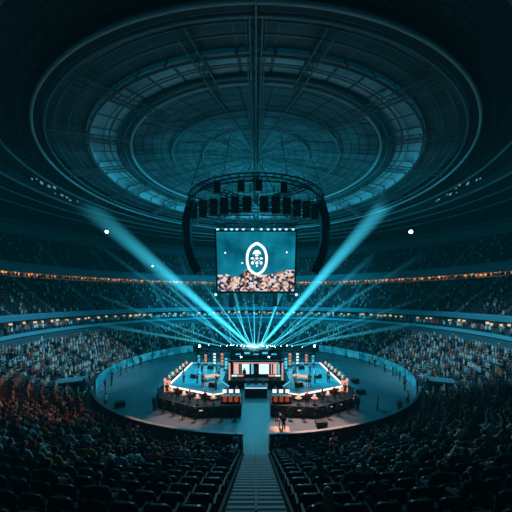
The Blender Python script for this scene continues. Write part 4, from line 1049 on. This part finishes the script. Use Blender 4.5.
for k, (px, py, sz, lab) in enumerate(((199.5, 346, .22, 'bright lamp on stand left of the gantry'), (314.5, 346, .2, 'bright lamp on stand right of the gantry'), (241, 357, .15, 'bright lamp low on the gantry left of centre'), (269, 357, .15, 'bright lamp low on the gantry right of centre'))):
    p = at(px, py, GD - .8); fo = flood(p, (0, -60, 16), lab, sz, M['star'])
    if k < 2:
        b = MB(); b.tube([p, V(p.x, p.y, 0)], .05, 6); b.box((p.x, p.y, .04), (.8, .8, .08)); o = b.build('stand', M['dark'], fo); fo.rotation_euler = (0, 0, 0)
        o.location = -Vector(fo.location)
        fo.children[0].rotation_euler = fo.children[1].rotation_euler = (R(80), 0, 0)

# ------------------------------------------------------------------ lights
TEAL = (.03, .60, .88)
def light(kind, loc, col, e, size=1., aim=None, spot=60, blend=.5):
    l = bpy.data.lights.new('light', kind); l.color = col; l.energy = e
    if kind == 'SPOT': l.spot_size = R(spot); l.spot_blend = blend; l.shadow_soft_size = size
    elif kind == 'AREA': l.size = size
    else: l.shadow_soft_size = size
    o = bpy.data.objects.new('unseen_light', l); COL.objects.link(o); o.location = loc  # light without a fixture, several added only to brighten parts of the hall
    if aim is not None: o.rotation_euler = (Vector(aim) - Vector(loc)).to_track_quat('-Z', 'Y').to_euler()
    return o
light('POINT', (0, 9, 17.5), TEAL, 14000, 1.5)  # unseen point light behind the screen, added to light the tiers
light('SPOT', (0, -9, 28), TEAL, 5000, .5, (0, -17, 0), 24, .6)  # spot added to light the runway between the wings
light('POINT', (0, 4, 27.0), TEAL, 3000, 2.0)                       # unseen fill added under the dome to lift the ceiling
light('SPOT', (0, -3, 28.3), TEAL, 42000, 1., (0, -3, 0), 84, .35)   # teal fill added over the whole arena floor
for s in (-1, 1):
    light('SPOT', (s * 10, -5, 28), (.30, .76, 1.), 66000, .8, (s * 34, -3, 2), 62, .9)     # side stands
    light('SPOT', (s * 8, -8, 28), (.08, .75, 1.), 52000, .6, (s * 8.6, -7, 0), 27, .7)       # decks
    light('SPOT', (s * 9, 8, 27), TEAL, 90000, 1., (s * 18, 46, 9), 80, .9)                  # added on the far stands to bring a hazy glow there
light('SPOT', (-10, -12, 28), (1., .35, .2), 16000, .5, (-25, -25, 2), 42, 1.)  # warm spot added over the left lower stand
light('SPOT', (0, -12, 28), (.25, .75, 1.), 11000, .5, (0, -38, 6), 75, .8)                # glancing light added for rims on the near stand                
light('SPOT', (3, -10, 28), (1., .45, .33), 120000, .3, (5.6, -21, 0), 18, .35)
light('SPOT', (-4, -10, 28), (1., .45, .35), 50000, .3, (-9.2, -20.8, 0), 15, .4)
for s in (-1, 1):
    light('SPOT', (s * 7, -14, 28), (1., .48, .36), 26000, .4, (s * 7.5, -16.9, 1), 20, .8)              # warm fill added on the front terraces
# haze veil of the whole hall
w = bpy.data.worlds.new('hall_air'); S.world = w; w.use_nodes = True; nt = w.node_tree
nt.nodes['Background'].inputs['Color'].default_value = (0, 0, 0, 1); nt.nodes['Background'].inputs['Strength'].default_value = 0
e = nt.nodes.new('ShaderNodeEmission'); e.inputs['Color'].default_value = (.0, .55, .78, 1); e.inputs['Strength'].default_value = .00021
va = nt.nodes.new('ShaderNodeVolumeAbsorption'); va.inputs['Color'].default_value = (0, 0, 0, 1); va.inputs['Density'].default_value = .004
ad = nt.nodes.new('ShaderNodeAddShader'); nt.links.new(e.outputs[0], ad.inputs[0]); nt.links.new(va.outputs[0], ad.inputs[1])
nt.links.new(ad.outputs[0], nt.nodes['World Output'].inputs['Volume'])

# ------------------------------------------------------------------ camera
cd = bpy.data.cameras.new('camera'); cam = bpy.data.objects.new('camera', cd); COL.objects.link(cam)
cam.location = (0, CAMY, CAMZ); cam.rotation_euler = (R(90), 0, 0); cd.sensor_width = 36; cd.lens = 36 * F / 512; cd.shift_y = 42 / 512; cd.clip_start = .1; cd.clip_end = 400
S.camera = cam
S.view_settings.view_transform = 'Standard'; S.view_settings.look = 'None'
S.cycles.max_bounces = 4; S.cycles.diffuse_bounces = 2; S.cycles.glossy_bounces = 2; S.cycles.transparent_max_bounces = 24; S.cycles.volume_bounces = 0
